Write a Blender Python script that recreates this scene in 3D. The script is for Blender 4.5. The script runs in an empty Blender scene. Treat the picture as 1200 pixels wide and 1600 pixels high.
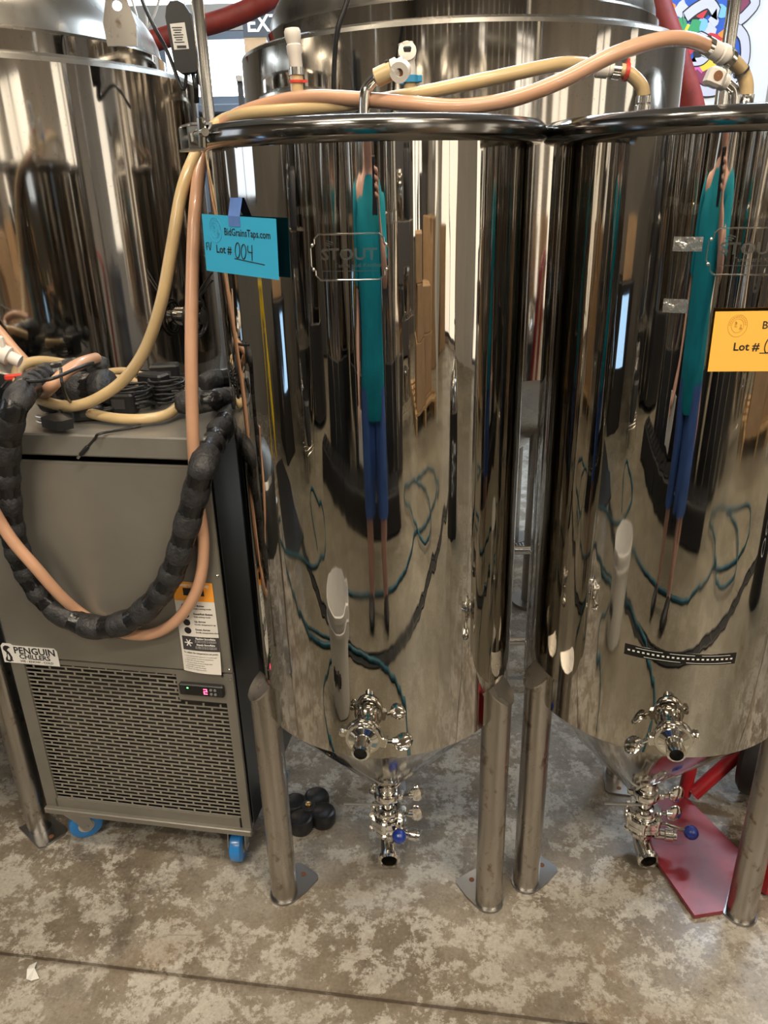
import bpy, math, random
from mathutils import Vector, Matrix
random.seed(4)
S = bpy.context.scene
COL = S.collection
R_ = math.radians

# ------------------------------------------------------------------ camera
F, PITCH, ROLL, CAMH = 1200.0, R_(23.16), R_(1.42), 1.45
_fw = Vector((0, math.cos(PITCH), -math.sin(PITCH)))
_up = Vector((0, math.sin(PITCH), math.cos(PITCH)))
_rt = Vector((1, 0, 0))
CR = math.cos(ROLL) * _rt - math.sin(ROLL) * _up
CU = math.cos(ROLL) * _up + math.sin(ROLL) * _rt
cam = bpy.data.cameras.new('camera')
cam.sensor_fit = 'VERTICAL'; cam.sensor_height = 32.0; cam.lens = F / 1600 * 32
cam.clip_start = 0.02
co = bpy.data.objects.new('camera', cam); COL.objects.link(co)
M = Matrix.Identity(4)
for i in range(3):
    M[i][0] = CR[i]; M[i][1] = CU[i]; M[i][2] = -_fw[i]
M[2][3] = CAMH
co.matrix_world = M
S.camera = co

# ------------------------------------------------------------------ world, exposure
w = bpy.data.worlds.new('world'); S.world = w; w.use_nodes = True
w.node_tree.nodes['Background'].inputs[0].default_value = (0.75, 0.85, 1.0, 1)
w.node_tree.nodes['Background'].inputs[1].default_value = 0.6
S.view_settings.view_transform = 'Standard'; S.view_settings.look = 'None'
S.view_settings.exposure = 0.15; S.view_settings.gamma = 1.0
S.view_settings.use_curve_mapping = False
S.cycles.max_bounces = 10; S.cycles.glossy_bounces = 8; S.cycles.diffuse_bounces = 3
S.cycles.caustics_reflective = False; S.cycles.caustics_refractive = False
S.cycles.sample_clamp_indirect = 6.0

WARM = (1.0, 0.87, 0.69); COOL = (0.70, 0.84, 1.0)
P_CEIL, P_FAR, P_BACK, P_TUBE = 48.0, 95.0, 60.0, 2.0
E_RIGHT, E_FRONT, E_LEFT, E_BACK = 1.5, 1.7, 1.9, 6.5

# ------------------------------------------------------------------ placing helpers
def ray(x, y): return (_fw + (x - 600) / F * CR - (y - 800) / F * CU).normalized()
def py(x, y, Y):
    d = ray(x, y); return Vector((0, 0, CAMH)) + d * (Y / d.y)
def pz(x, y, z):
    d = ray(x, y); return Vector((0, 0, CAMH)) + d * ((z - CAMH) / d.z)

# ------------------------------------------------------------------ mesh helpers
def spline(pts, n=8, closed=False):
    pts = [Vector(p) for p in pts]
    if len(pts) < 3: return pts
    out = []; L = len(pts)
    rng = range(L if closed else L - 1)
    for i in rng:
        if closed: a, b, c, d = pts[i-1], pts[i], pts[(i+1) % L], pts[(i+2) % L]
        else: a, b, c, d = pts[max(i-1, 0)], pts[i], pts[i+1], pts[min(i+2, L-1)]
        for k in range(n):
            t = k / n
            out.append(0.5*((2*b) + (c-a)*t + (2*a-5*b+4*c-d)*t*t + (3*b-a-3*c+d)*t**3))
    if not closed: out.append(pts[-1])
    return out

class MB:
    def __init__(s): s.v = []; s.f = []; s.sm = []
    def add(s, vs, fs, smooth=True):
        o = len(s.v); s.v += [Vector(p) for p in vs]
        s.f += [tuple(i+o for i in f) for f in fs]; s.sm += [smooth]*len(fs); return s
    def box(s, c, size, rz=0, bev=0.0, mat=None):
        sx, sy, sz = [q/2 for q in size]
        m = mat or Matrix.Rotation(rz, 3, 'Z')
        c = Vector(c)
        if bev <= 0:
            vs = [c + m @ Vector((x*sx, y*sy, z*sz)) for z in (-1, 1) for x, y in ((-1,-1),(1,-1),(1,1),(-1,1))]
            return s.add(vs, [(3,2,1,0),(4,5,6,7),(0,1,5,4),(1,2,6,5),(2,3,7,6),(3,0,4,7)], False)
        b = min(bev, sx*.9, sy*.9, sz*.9)
        ring = [(-sx, -sy+b), (-sx+b, -sy), (sx-b, -sy), (sx, -sy+b), (sx, sy-b), (sx-b, sy), (-sx+b, sy), (-sx, sy-b)]
        inn = [(x*(1-b/sx) if True else x, y*(1-b/sy)) for x, y in ring]
        vs = [(x, y, -sz) for x, y in inn] + [(x, y, -sz+b) for x, y in ring] + [(x, y, sz-b) for x, y in ring] + [(x, y, sz) for x, y in inn]
        fs = [tuple(range(7, -1, -1)), tuple(range(24, 32))]
        for l in range(3):
            for i in range(8):
                j = (i+1) % 8; fs.append((l*8+i, l*8+j, l*8+8+j, l*8+8+i))
        return s.add([c + m @ Vector(p) for p in vs], fs, False)
    def lathe(s, prof, o=(0,0,0), ax=(0,0,1), seg=24, a0=0, a1=2*math.pi, capa=False, capb=False):
        ax = Vector(ax).normalized(); o = Vector(o)
        q = Vector((0,0,1)).rotation_difference(ax)
        full = abs(a1-a0-2*math.pi) < 1e-6
        n = seg if full else seg+1
        vs = []
        for r, z in prof:
            for i in range(n):
                a = a0 + (a1-a0)*i/seg
                vs.append(o + q @ Vector((r*math.cos(a), r*math.sin(a), z)))
        fs = []
        for k in range(len(prof)-1):
            for i in range(seg):
                j = (i+1) % n if full else i+1
                fs.append((k*n+i, k*n+j, (k+1)*n+j, (k+1)*n+i))
        if capa: fs.append(tuple(range(n-1, -1, -1)))
        if capb: fs.append(tuple((len(prof)-1)*n+i for i in range(n)))
        return s.add(vs, fs)
    def cyl(s, p0, p1, r0, r1=None, seg=16):
        p0 = Vector(p0); p1 = Vector(p1); r1 = r0 if r1 is None else r1
        return s.lathe([(r0, 0), (r1, (p1-p0).length)], p0, p1-p0, seg, capa=True, capb=True)
    def tube(s, path, r, seg=10, cap=True, closed=False):
        path = [Vector(p) for p in path]; n = len(path)
        rf = r if callable(r) else (lambda t: r)
        T = []
        for i in range(n):
            a = path[i-1] if (i > 0 or closed) else path[i]
            b = path[(i+1) % n] if (i < n-1 or closed) else path[i]
            d = b-a; T.append(d.normalized() if d.length > 1e-9 else Vector((0,0,1)))
        up = Vector((0,0,1)) if abs(T[0].z) < .9 else Vector((1,0,0))
        N = (up - T[0]*up.dot(T[0])).normalized()
        vs = []
        for i in range(n):
            if i: N = T[i-1].rotation_difference(T[i]) @ N
            B = T[i].cross(N); rr = rf(i/max(n-1, 1))
            for k in range(seg):
                a = 2*math.pi*k/seg
                vs.append(path[i] + (N*math.cos(a) + B*math.sin(a))*rr)
        fs = []
        m = n if closed else n-1
        for i in range(m):
            i2 = (i+1) % n
            for k in range(seg):
                j = (k+1) % seg; fs.append((i*seg+k, i*seg+j, i2*seg+j, i2*seg+k))
        if cap and not closed:
            fs.append(tuple(range(seg-1, -1, -1))); fs.append(tuple((n-1)*seg+k for k in range(seg)))
        return s.add(vs, fs)
    def prism(s, poly, h, mat=Matrix.Identity(4), smooth=False):
        n = len(poly)
        vs = [mat @ Vector((x, y, 0)) for x, y in poly] + [mat @ Vector((x, y, h)) for x, y in poly]
        fs = [tuple(range(n-1, -1, -1)), tuple(range(n, 2*n))] + [(i, (i+1) % n, n+(i+1) % n, n+i) for i in range(n)]
        return s.add(vs, fs, smooth)
    def ball(s, c, r, seg=16, rings=10, sc=(1,1,1)):
        prof = [(r*math.sin(math.pi*i/rings), -r*math.cos(math.pi*i/rings)) for i in range(rings+1)]
        prof[0] = (1e-4, -r); prof[-1] = (1e-4, r)
        o = len(s.v); s.lathe(prof, (0,0,0), (0,0,1), seg, capa=True, capb=True)
        for i in range(o, len(s.v)):
            p = s.v[i]; s.v[i] = Vector((p.x*sc[0], p.y*sc[1], p.z*sc[2])) + Vector(c)
        return s
    def build(s, name, mat, parent=None, loc=None, ang=35, **tags):
        me = bpy.data.meshes.new(name)
        off = Vector(loc) if loc is not None else Vector((0,0,0))
        me.from_pydata([tuple(p-off) for p in s.v], [], s.f)
        me.polygons.foreach_set('use_smooth', s.sm)
        if any(s.sm): me.set_sharp_from_angle(angle=R_(ang))
        me.materials.append(MAT[mat] if isinstance(mat, str) else mat)
        me.update()
        o = bpy.data.objects.new(name, me); COL.objects.link(o)
        if parent: o.parent = parent
        o.location = off
        tag(o, **tags)
        return o

def tag(o, label=None, cat=None, group=None, kind=None):
    if label: o['label'] = label
    if cat: o['category'] = cat
    if group: o['group'] = group
    if kind: o['kind'] = kind
    return o
def thing(name, label, cat, loc=(0,0,0), rz=0, group=None):
    o = bpy.data.objects.new(name, None); COL.objects.link(o)
    o.empty_display_size = .05
    o.location = loc; o.rotation_euler = (0, 0, rz)
    return tag(o, label, cat, group)

def text_verts(body, size, bold=0.0, align='LEFT', shear=0):
    cu = bpy.data.curves.new('t', 'FONT'); cu.body = body; cu.size = size; cu.offset = bold
    cu.align_x = align; cu.shear = shear; cu.resolution_u = 2
    ob = bpy.data.objects.new('t', cu); COL.objects.link(ob)
    dg = bpy.context.evaluated_depsgraph_get()
    me = bpy.data.meshes.new_from_object(ob.evaluated_get(dg))
    vs = [v.co.copy() for v in me.vertices]; fs = [tuple(p.vertices) for p in me.polygons]
    bpy.data.objects.remove(ob); bpy.data.curves.remove(cu); bpy.data.meshes.remove(me)
    return vs, fs
def put_text(mb, body, size, mat, bold=0.0, align='LEFT', shear=0, sx=1.0):
    vs, fs = text_verts(body, size, bold, align, shear)
    return mb.add([mat @ Vector((v.x*sx, v.y, 0)) for v in vs], fs, False)

# ------------------------------------------------------------------ materials
MAT = {}
def nt(name):
    m = bpy.data.materials.new(name); m.use_nodes = True
    t = m.node_tree; b = t.nodes['Principled BSDF']; MAT[name] = m
    return m, t, b
def plain(name, col, rough=.5, metal=0, spec=.5, emis=None, es=0, sss=0, var=0.0, vs=30, bump=0.0, bs=80, coat=0, alpha=1, trans=0):
    m, t, b = nt(name)
    b.inputs['Base Color'].default_value = (*col, 1); b.inputs['Roughness'].default_value = rough
    b.inputs['Metallic'].default_value = metal; b.inputs['Specular IOR Level'].default_value = spec
    b.inputs['Coat Weight'].default_value = coat; b.inputs['Alpha'].default_value = alpha
    b.inputs['Transmission Weight'].default_value = trans
    if sss:
        b.inputs['Subsurface Weight'].default_value = sss; b.inputs['Subsurface Radius'].default_value = (.02, .012, .006)
    if emis: b.inputs['Emission Color'].default_value = (*emis, 1); b.inputs['Emission Strength'].default_value = es
    if var or bump:
        tc = t.nodes.new('ShaderNodeTexCoord')
        if var:
            n = t.nodes.new('ShaderNodeTexNoise'); n.inputs['Scale'].default_value = vs; n.inputs['Detail'].default_value = 6
            t.links.new(tc.outputs['Object'], n.inputs['Vector'])
            r = t.nodes.new('ShaderNodeValToRGB'); r.color_ramp.elements[0].position = .3; r.color_ramp.elements[1].position = .7
            r.color_ramp.elements[0].color = (*[c*(1-var) for c in col], 1); r.color_ramp.elements[1].color = (*[min(1, c*(1+var)) for c in col], 1)
            t.links.new(n.outputs['Fac'], r.inputs['Fac']); t.links.new(r.outputs['Color'], b.inputs['Base Color'])
        if bump:
            n2 = t.nodes.new('ShaderNodeTexNoise'); n2.inputs['Scale'].default_value = bs; n2.inputs['Detail'].default_value = 4
            t.links.new(tc.outputs['Object'], n2.inputs['Vector'])
            bp = t.nodes.new('ShaderNodeBump'); bp.inputs['Strength'].default_value = bump; bp.inputs['Distance'].default_value = .004
            t.links.new(n2.outputs['Fac'], bp.inputs['Height']); t.links.new(bp.outputs['Normal'], b.inputs['Normal'])
    return m
def steel(name, col, rough, streak=0.0, sscale=(20,20,.6), bump=0.0, bdist=.001, bscale=(6,6,.5), speck=0.0, rust=0.0, smudge=0.0, rvar=0.0):
    """stainless steel: vertical streaking, gentle waviness, pits, rust freckles, smudged polish"""
    m, t, b = nt(name); L = t.links.new
    b.inputs['Metallic'].default_value = 1; b.inputs['Roughness'].default_value = rough
    b.inputs['Base Color'].default_value = (*col, 1)
    tc = t.nodes.new('ShaderNodeTexCoord')
    def noise(scale, det=4, vec=(1,1,1)):
        mp = t.nodes.new('ShaderNodeMapping'); mp.inputs['Scale'].default_value = vec
        L(tc.outputs['Object'], mp.inputs['Vector'])
        n = t.nodes.new('ShaderNodeTexNoise'); n.inputs['Scale'].default_value = scale; n.inputs['Detail'].default_value = det
        L(mp.outputs['Vector'], n.inputs['Vector']); return n
    def ramp(n, p0, p1, c0, c1):
        r = t.nodes.new('ShaderNodeValToRGB'); e = r.color_ramp.elements
        e[0].position = p0; e[1].position = p1; e[0].color = (*c0, 1); e[1].color = (*c1, 1)
        L(n.outputs['Fac'], r.inputs['Fac']); return r
    cur = None
    if streak:
        r = ramp(noise(1, 5, sscale), .3, .7, [c*(1-streak) for c in col], col); cur = r.outputs['Color']
    if rust:
        r = ramp(noise(45, 8, (1,1,.7)), .60, .72, (0,0,0), (1,1,1))
        mx = t.nodes.new('ShaderNodeMixRGB'); mx.inputs[1].default_value = (*col, 1); mx.inputs[2].default_value = (.16,.10,.06,1)
        ml = t.nodes.new('ShaderNodeMath'); ml.operation = 'MULTIPLY'; ml.inputs[1].default_value = rust
        L(r.outputs['Color'], ml.inputs[0]); L(ml.outputs[0], mx.inputs[0])
        if cur: L(cur, mx.inputs[1])
        cur = mx.outputs[0]
    if speck:
        r = ramp(noise(160, 3), .62, .72, (0,0,0), (1,1,1))
        mx = t.nodes.new('ShaderNodeMixRGB'); mx.inputs[1].default_value = (*col, 1); mx.inputs[2].default_value = (.25,.22,.19,1)
        ml = t.nodes.new('ShaderNodeMath'); ml.operation = 'MULTIPLY'; ml.inputs[1].default_value = speck
        L(r.outputs['Color'], ml.inputs[0]); L(ml.outputs[0], mx.inputs[0])
        if cur: L(cur, mx.inputs[1])
        cur = mx.outputs[0]
    if cur: L(cur, b.inputs['Base Color'])
    if rvar or smudge:
        r = ramp(noise(9, 7, (1,1,.45)), .45, .75, (rough,)*3, (rough+smudge+rvar,)*3)
        L(r.outputs['Color'], b.inputs['Roughness'])
    if bump:
        n = noise(1, 2, bscale); bp = t.nodes.new('ShaderNodeBump')
        bp.inputs['Strength'].default_value = bump; bp.inputs['Distance'].default_value = bdist
        L(n.outputs['Fac'], bp.inputs['Height']); L(bp.outputs['Normal'], b.inputs['Normal'])
    return m

steel('mirror_steel', (.54,.515,.475), .018, streak=.12, sscale=(14,14,.8), bump=.40, bdist=.0016, bscale=(34,34,1.5), smudge=.07, speck=.10)
steel('cone_steel', (.56,.54,.505), .07, rvar=.06)
steel('rim_steel', (.27,.26,.25), .13, rvar=.1)
steel('tank_steel', (.64,.60,.55), .055, streak=.34, sscale=(18,18,.3), speck=.40, rvar=.05, bump=.15, bdist=.0012, bscale=(16,16,.4))
steel('dome_steel', (.50,.475,.43), .27, rvar=.15, streak=.15, sscale=(8,8,8))
steel('leg_steel', (.42,.395,.36), .26, rust=.75, rvar=.12)
steel('plate_steel', (.33,.33,.33), .30, rvar=.15)
steel('chrome', (.78,.76,.72), .10, rvar=.05)
plain('chiller_steel', (.25,.235,.205), .34, metal=.45, var=.10, vs=6)
plain('grille_paint', (.33,.31,.27), .38, metal=.35)
plain('chiller_lid', (.34,.325,.295), .30, metal=.6, var=.12, vs=9)
steel('chiller_side', (.14,.15,.165), .32)
steel('etched', (.46,.445,.42), .22)
plain('dark_void', (.012,.012,.012), .8)
plain('fin_metal', (.035,.032,.027), .6, var=.6, vs=22)
plain('black_rubber', (.018,.018,.019), .55, var=.3, vs=60)
plain('black_plastic', (.014,.014,.015), .38)
plain('foam_hose', (.024,.024,.026), .50, var=.5, vs=50, bump=.7, bs=130)
plain('black_tape', (.010,.010,.011), .22, bump=.5, bs=70)
plain('amber_tube', (.61,.45,.24), .28, sss=.25, var=.08, vs=14, coat=.25)
plain('pink_tube', (.60,.345,.22), .30, sss=.25, var=.08, vs=14, coat=.25)
plain('white_plastic', (.74,.69,.63), .42, sss=.1)
plain('blue_poly', (.02,.22,.62), .28, coat=.4)
plain('blue_ball', (.012,.045,.34), .14, coat=.6)
plain('blue_clamp', (.03,.25,.48), .4)
plain('red_plastic', (.62,.05,.03), .4)
plain('red_paint', (.42,.018,.025), .30, var=.2, vs=10, coat=.3)
plain('red_worn', (.30,.035,.05), .33, var=.45, vs=8, bump=.1, bs=30)
plain('red_hose', (.26,.035,.03), .55, var=.25, vs=20)
plain('cyan_card', (.035,.42,.70), .62)
plain('tape_blue', (.10,.20,.52), .6, var=.08, vs=60)
plain('orange_card', (.93,.50,.075), .62)
plain('orange_print', (.90,.36,.04), .5)
plain('ink', (.012,.011,.014), .6)
plain('ink_faint', (.05,.32,.52), .6)
plain('ink_orange', (.62,.33,.05), .6)
plain('grey_ink', (.045,.042,.045), .6)
plain('paper', (.74,.71,.66), .6)
plain('label_white', (.80,.79,.76), .45)
plain('cardboard', (.42,.27,.15), .8, var=.12, vs=12)
plain('cardboard_ink', (.06,.06,.065), .8)
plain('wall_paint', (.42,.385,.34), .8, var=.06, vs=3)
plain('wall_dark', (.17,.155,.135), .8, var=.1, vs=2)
plain('sill_blue', (.16,.19,.23), .5)
plain('frame_dark', (.06,.06,.065), .5)
plain('ceiling_paint', (.72,.69,.64), .85)
plain('galv', (.45,.45,.44), .42, metal=1)
plain('teal_hose', (.012,.085,.12), .45, var=.3, vs=9)
plain('bucket_white', (.90,.89,.87), .40)
plain('skin', (.68,.39,.29), .5, sss=.1)
plain('teal_shirt', (.0,.25,.32), .85, var=.12, vs=12)
plain('denim', (.05,.115,.34), .85, var=.15, vs=14)
plain('hair', (.035,.022,.016), .6)
plain('yellow_paint', (.85,.60,.02), .4)
plain('wood', (.46,.30,.15), .6, var=.2, vs=9)
plain('post_white', (.52,.50,.44), .6)
plain('clear_tape', (.62,.60,.57), .16, metal=.85, bump=.9, bs=70)
plain('lcd_black', (.008,.008,.008), .22)
plain('green_led', (.1,.8,.1), .4, emis=(.1,1,.15), es=6)
plain('red_led', (.8,.05,.08), .4, emis=(1,.06,.14), es=7)
plain('button_grey', (.22,.22,.22), .4)
plain('brass', (.55,.36,.14), .25, metal=1)
plain('rust_brown', (.20,.08,.03), .6)
plain('glow_warm', (.9,.85,.75), .5, emis=(1.0,.90,.74), es=E_RIGHT)
plain('glow_front', (.9,.85,.75), .5, emis=(1.0,.93,.82), es=E_FRONT)
plain('glow_left', (.8,.85,.9), .5, emis=(.74,.86,1.0), es=E_LEFT)
plain('glow_back', (.8,.85,.9), .5, emis=(.86,.94,1.0), es=E_BACK)
plain('tube_glow', (.9,.95,1), .5, emis=(.78,.92,1.0), es=7)
plain('lamp_glow', (1,.95,.85), .5, emis=(1.0,.88,.70), es=5)
plain('screen_blue', (.1,.3,.7), .3, emis=(.45,.70,1.0), es=1.7)

# the slab joint runs left to right across the lower edge of the picture
_ja, _jb = pz(0, 1490, 0), pz(900, 1600, 0)
JSL = (_jb.y-_ja.y)/(_jb.x-_ja.x); JC = _ja.y - JSL*_ja.x
def concrete():
    m, t, b = nt('concrete'); L = t.links.new
    tc = t.nodes.new('ShaderNodeTexCoord')
    def noise(s, d, vec=(1,1,1), rough=.6, dist=0):
        mp = t.nodes.new('ShaderNodeMapping'); mp.inputs['Scale'].default_value = vec
        L(tc.outputs['Object'], mp.inputs['Vector'])
        n = t.nodes.new('ShaderNodeTexNoise'); n.inputs['Scale'].default_value = s; n.inputs['Detail'].default_value = d
        n.inputs['Roughness'].default_value = rough; n.inputs['Distortion'].default_value = dist
        L(mp.outputs['Vector'], n.inputs['Vector']); return n.outputs['Fac']
    def ramp(x, *st):
        r = t.nodes.new('ShaderNodeValToRGB'); e = r.color_ramp.elements
        while len(e) < len(st): e.new(.5)
        for k, (p, c) in enumerate(st): e[k].position = p; e[k].color = (*c, 1)
        L(x, r.inputs['Fac']); return r.outputs['Color']
    def mix(f, a, c, mode='MIX'):
        x = t.nodes.new('ShaderNodeMixRGB'); x.blend_type = mode
        if isinstance(f, float): x.inputs[0].default_value = f
        else: L(f, x.inputs[0])
        for k, q in ((1, a), (2, c)):
            if isinstance(q, tuple): x.inputs[k].default_value = (*q, 1)
            else: L(q, x.inputs[k])
        return x.outputs[0]
    W0, W1 = (0,0,0), (1,1,1)
    base = ramp(noise(2.4, 10, rough=.68), (.30, (.36,.325,.27)), (.52, (.49,.455,.395)), (.74, (.60,.565,.505)))
    area = ramp(noise(1.7, 6, rough=.65), (.30, (.25,.25,.25)), (.52, W1))
    chips = ramp(noise(9.5, 15, rough=.80, dist=.10), (.475, W0), (.505, W1))
    under = ramp(noise(5, 8, rough=.7), (.32, (.145,.115,.082)), (.68, (.29,.245,.185)))
    c = mix(mix(1.0, chips, area, 'MULTIPLY'), base, under)
    fine = ramp(noise(34, 14, rough=.8), (.535, W0), (.575, W1))
    c = mix(mix(1.0, fine, (.75,.75,.75), 'MULTIPLY'), c, (.21,.175,.135))
    dark = ramp(noise(9, 14, rough=.75), (.50, W0), (.60, W1))
    f2 = mix(1.0, dark, ramp(noise(1.9, 4), (.50, W0), (.62, W1)), 'MULTIPLY')
    c = mix(mix(1.0, f2, (.8,.8,.8), 'MULTIPLY'), c, (.095,.078,.06))
    brown = ramp(noise(3.3, 9, rough=.68), (.55, W0), (.68, W1))
    c = mix(mix(1.0, brown, (.5,.5,.5), 'MULTIPLY'), c, (.27,.185,.105))
    scuff = ramp(noise(1, 8, (3, 46, 1), rough=.7), (.64, W0), (.67, W1))
    c = mix(mix(1.0, scuff, (.45,.45,.45), 'MULTIPLY'), c, (.17,.145,.115))
    # the aisle slab is still sealed: smooth olive brown, hardly peeling
    sx = t.nodes.new('ShaderNodeSeparateXYZ'); L(tc.outputs['Object'], sx.inputs[0])
    seal = ramp(noise(1.6, 8, rough=.6), (.32, (.125,.108,.076)), (.52, (.195,.172,.124)), (.70, (.28,.25,.19)))
    w1 = t.nodes.new('ShaderNodeMath'); w1.operation = 'MULTIPLY_ADD'; L(noise(3, 8, rough=.7), w1.inputs[0]); w1.inputs[1].default_value = .5; L(sx.outputs['Y'], w1.inputs[2])
    w2 = t.nodes.new('ShaderNodeMapRange'); L(w1.outputs[0], w2.inputs[0]); w2.inputs[1].default_value = .75; w2.inputs[2].default_value = 1.15; w2.inputs[3].default_value = .85; w2.inputs[4].default_value = 0.0
    c = mix(w2.outputs[0], c, seal)
    # dirt that has gathered along the slab joint
    m1 = t.nodes.new('ShaderNodeMath'); m1.operation = 'MULTIPLY_ADD'; L(sx.outputs['X'], m1.inputs[0]); m1.inputs[1].default_value = -JSL; L(sx.outputs['Y'], m1.inputs[2])
    m2 = t.nodes.new('ShaderNodeMath'); m2.operation = 'SUBTRACT'; L(m1.outputs[0], m2.inputs[0]); m2.inputs[1].default_value = JC
    m3 = t.nodes.new('ShaderNodeMath'); m3.operation = 'ABSOLUTE'; L(m2.outputs[0], m3.inputs[0])
    m4 = t.nodes.new('ShaderNodeMath'); m4.operation = 'MULTIPLY_ADD'; L(noise(14, 8, rough=.75), m4.inputs[0]); m4.inputs[1].default_value = .055; L(m3.outputs[0], m4.inputs[2])
    c = mix(ramp(m4.outputs[0], (.028, (.75,.75,.75)), (.040, W0)), c, (.15,.115,.08))
    grain = ramp(noise(130, 5), (.3, (.78,.78,.78)), (.7, (1.1,1.1,1.1)))
    c = mix(1.0, c, grain, 'MULTIPLY')
    L(c, b.inputs['Base Color'])
    rr = ramp(noise(5, 8, rough=.7), (.35, (.26,)*3), (.65, (.55,)*3)); L(rr, b.inputs['Roughness'])
    bp = t.nodes.new('ShaderNodeBump'); bp.inputs['Strength'].default_value = .35; bp.inputs['Distance'].default_value = .002
    L(noise(38, 10, rough=.7), bp.inputs['Height']); L(bp.outputs['Normal'], b.inputs['Normal'])
concrete()

# ================================================================== THE SETTING
X0, X1, Y0, Y1, ZC = -4.2, 5.2, -5.2, 5.3, 3.8
# floor: two pours meeting at a recessed joint that runs left to right in front of the tanks
ja, jb = pz(0, 1490, 0), pz(900, 1600, 0)
sl = (jb.y - ja.y)/(jb.x - ja.x)
def jy(x): return ja.y + sl*(x - ja.x)
fl = MB()
g = .004
fl.add([(X0,Y0,0),(X1,Y0,0),(X1,jy(X1)-g,0),(X0,jy(X0)-g,0)], [(0,1,2,3)], False)
fl.add([(X0,jy(X0)+g,0),(X1,jy(X1)+g,0),(X1,Y1,0),(X0,Y1,0)], [(0,1,2,3)], False)
fl.add([(X0,jy(X0)-g,0),(X1,jy(X1)-g,0),(X1,jy(X1)-g,-.009),(X0,jy(X0)-g,-.009)], [(0,1,2,3)], False)
fl.add([(X0,jy(X0)+g,0),(X1,jy(X1)+g,0),(X1,jy(X1)+g,-.009),(X0,jy(X0)+g,-.009)], [(3,2,1,0)], False)
fl.add([(X0,jy(X0)-g,-.009),(X1,jy(X1)-g,-.009),(X1,jy(X1)+g,-.009),(X0,jy(X0)+g,-.009)], [(0,1,2,3)], False)
fl.build('floor', 'concrete', kind='structure')
MB().box(((X0+X1)/2, (Y0+Y1)/2, ZC+.05), (X1-X0, Y1-Y0, .1)).build('ceiling', 'ceiling_paint', kind='structure')

def wall_open(name, axis, at, lo, hi, opens, mat, th=.12, zc=ZC):
    """a wall with rectangular openings, each (a, b, z0, z1)"""
    m = MB(); opens = sorted(opens)
    def blk(a, b, z0, z1):
        if b-a < 1e-4 or z1-z0 < 1e-4: return
        if axis == 'x': m.box(((a+b)/2, at, (z0+z1)/2), (b-a, th, z1-z0))
        else: m.box((at, (a+b)/2, (z0+z1)/2), (th, b-a, z1-z0))
    cur = lo
    for a, b, z0, z1 in opens:
        blk(cur, a, 0, zc); blk(a, b, 0, z0); blk(a, b, z1, zc); cur = b
    blk(cur, hi, 0, zc)
    return m.build(name, mat, kind='structure')
NW = [0]
def window(axis, at, a, b, z0, z1, glow, mull=1, inward=1, fr='frame_dark', horiz=0):
    NW[0] += 1; t = .045
    def bx(mb, a_, b_, c_, d_, th):
        if axis == 'x': mb.box(((a_+b_)/2, at, (c_+d_)/2), (b_-a_, th, d_-c_))
        else: mb.box((at, (a_+b_)/2, (c_+d_)/2), (th, b_-a_, d_-c_))
    f = MB(); bx(f, a, a+t, z0, z1, .09); bx(f, b-t, b, z0, z1, .09); bx(f, a+t, b-t, z0, z0+t, .09); bx(f, a+t, b-t, z1-t, z1, .09)
    for k in range(1, mull):
        q = a + (b-a)*k/mull; bx(f, q-t/2, q+t/2, z0+t, z1-t, .08)
    for k in range(1, horiz+1):
        q = z0 + (z1-z0)*k/(horiz+1); bx(f, a+t, b-t, q-t/2, q+t/2, .07)
    o = f.build('window_%d' % NW[0], fr, kind='structure')
    for k in range(mull):
        p = MB(); bx(p, a+t*.6 + (b-a-t*1.2)*k/mull, a+t*.6 + (b-a-t*1.2)*(k+1)/mull, z0+t*.5, z1-t*.5, .012)
        p.build('pane', glow, o)
    return o
wb0, wb1 = py(255, 160, Y1).x, py(480, 160, Y1).x
wz0 = py(360, 163, Y1).z; wz1 = py(330, 48, Y1).z
wall_open('wall_back', 'x', Y1+.06, X0, X1, [(wb0, wb1, wz0, wz1)], 'wall_paint')
window('x', Y1+.05, wb0, wb1, wz0, wz1, 'glow_back', 1, fr='sill_blue')
MB().box(((wb0+wb1)/2, Y1-.05, wz0-.03), (wb1-wb0+.2, .14, .05), bev=.008).build('trim_1', 'sill_blue', kind='structure')
MB().box(((wb0+wb1)/2, Y1-.012, wz0-.33), (wb1-wb0+.5, .02, .56)).build('trim_2', 'sill_blue', kind='structure')
RW = [(-4.55,-4.0,.05,2.55), (-3.45,-1.95,.05,2.55), (-.25,.62,.05,2.55), (1.7,2.2,.9,2.5)]
wall_open('wall_right', 'y', X1+.06, Y0, Y1, RW, 'wall_paint')
for a in RW: window('y', X1+.05, *a, 'glow_warm', 2 if a[1]-a[0] > .8 else 1)
FW = [(-2.95,-2.65,1.0,3.0), (.72,1.15,1.0,3.0), (3.2,4.7,.9,3.0)]
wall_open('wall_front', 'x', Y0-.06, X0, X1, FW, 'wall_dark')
for a in FW: window('x', Y0-.05, *a, 'glow_front', 2 if a[1]-a[0] > .8 else 1)
LW = [(.75,2.1,1.35,2.5)]
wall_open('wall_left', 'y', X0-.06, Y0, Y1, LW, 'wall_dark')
for a in LW: window('y', X0-.05, *a, 'glow_left', 2)

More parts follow.
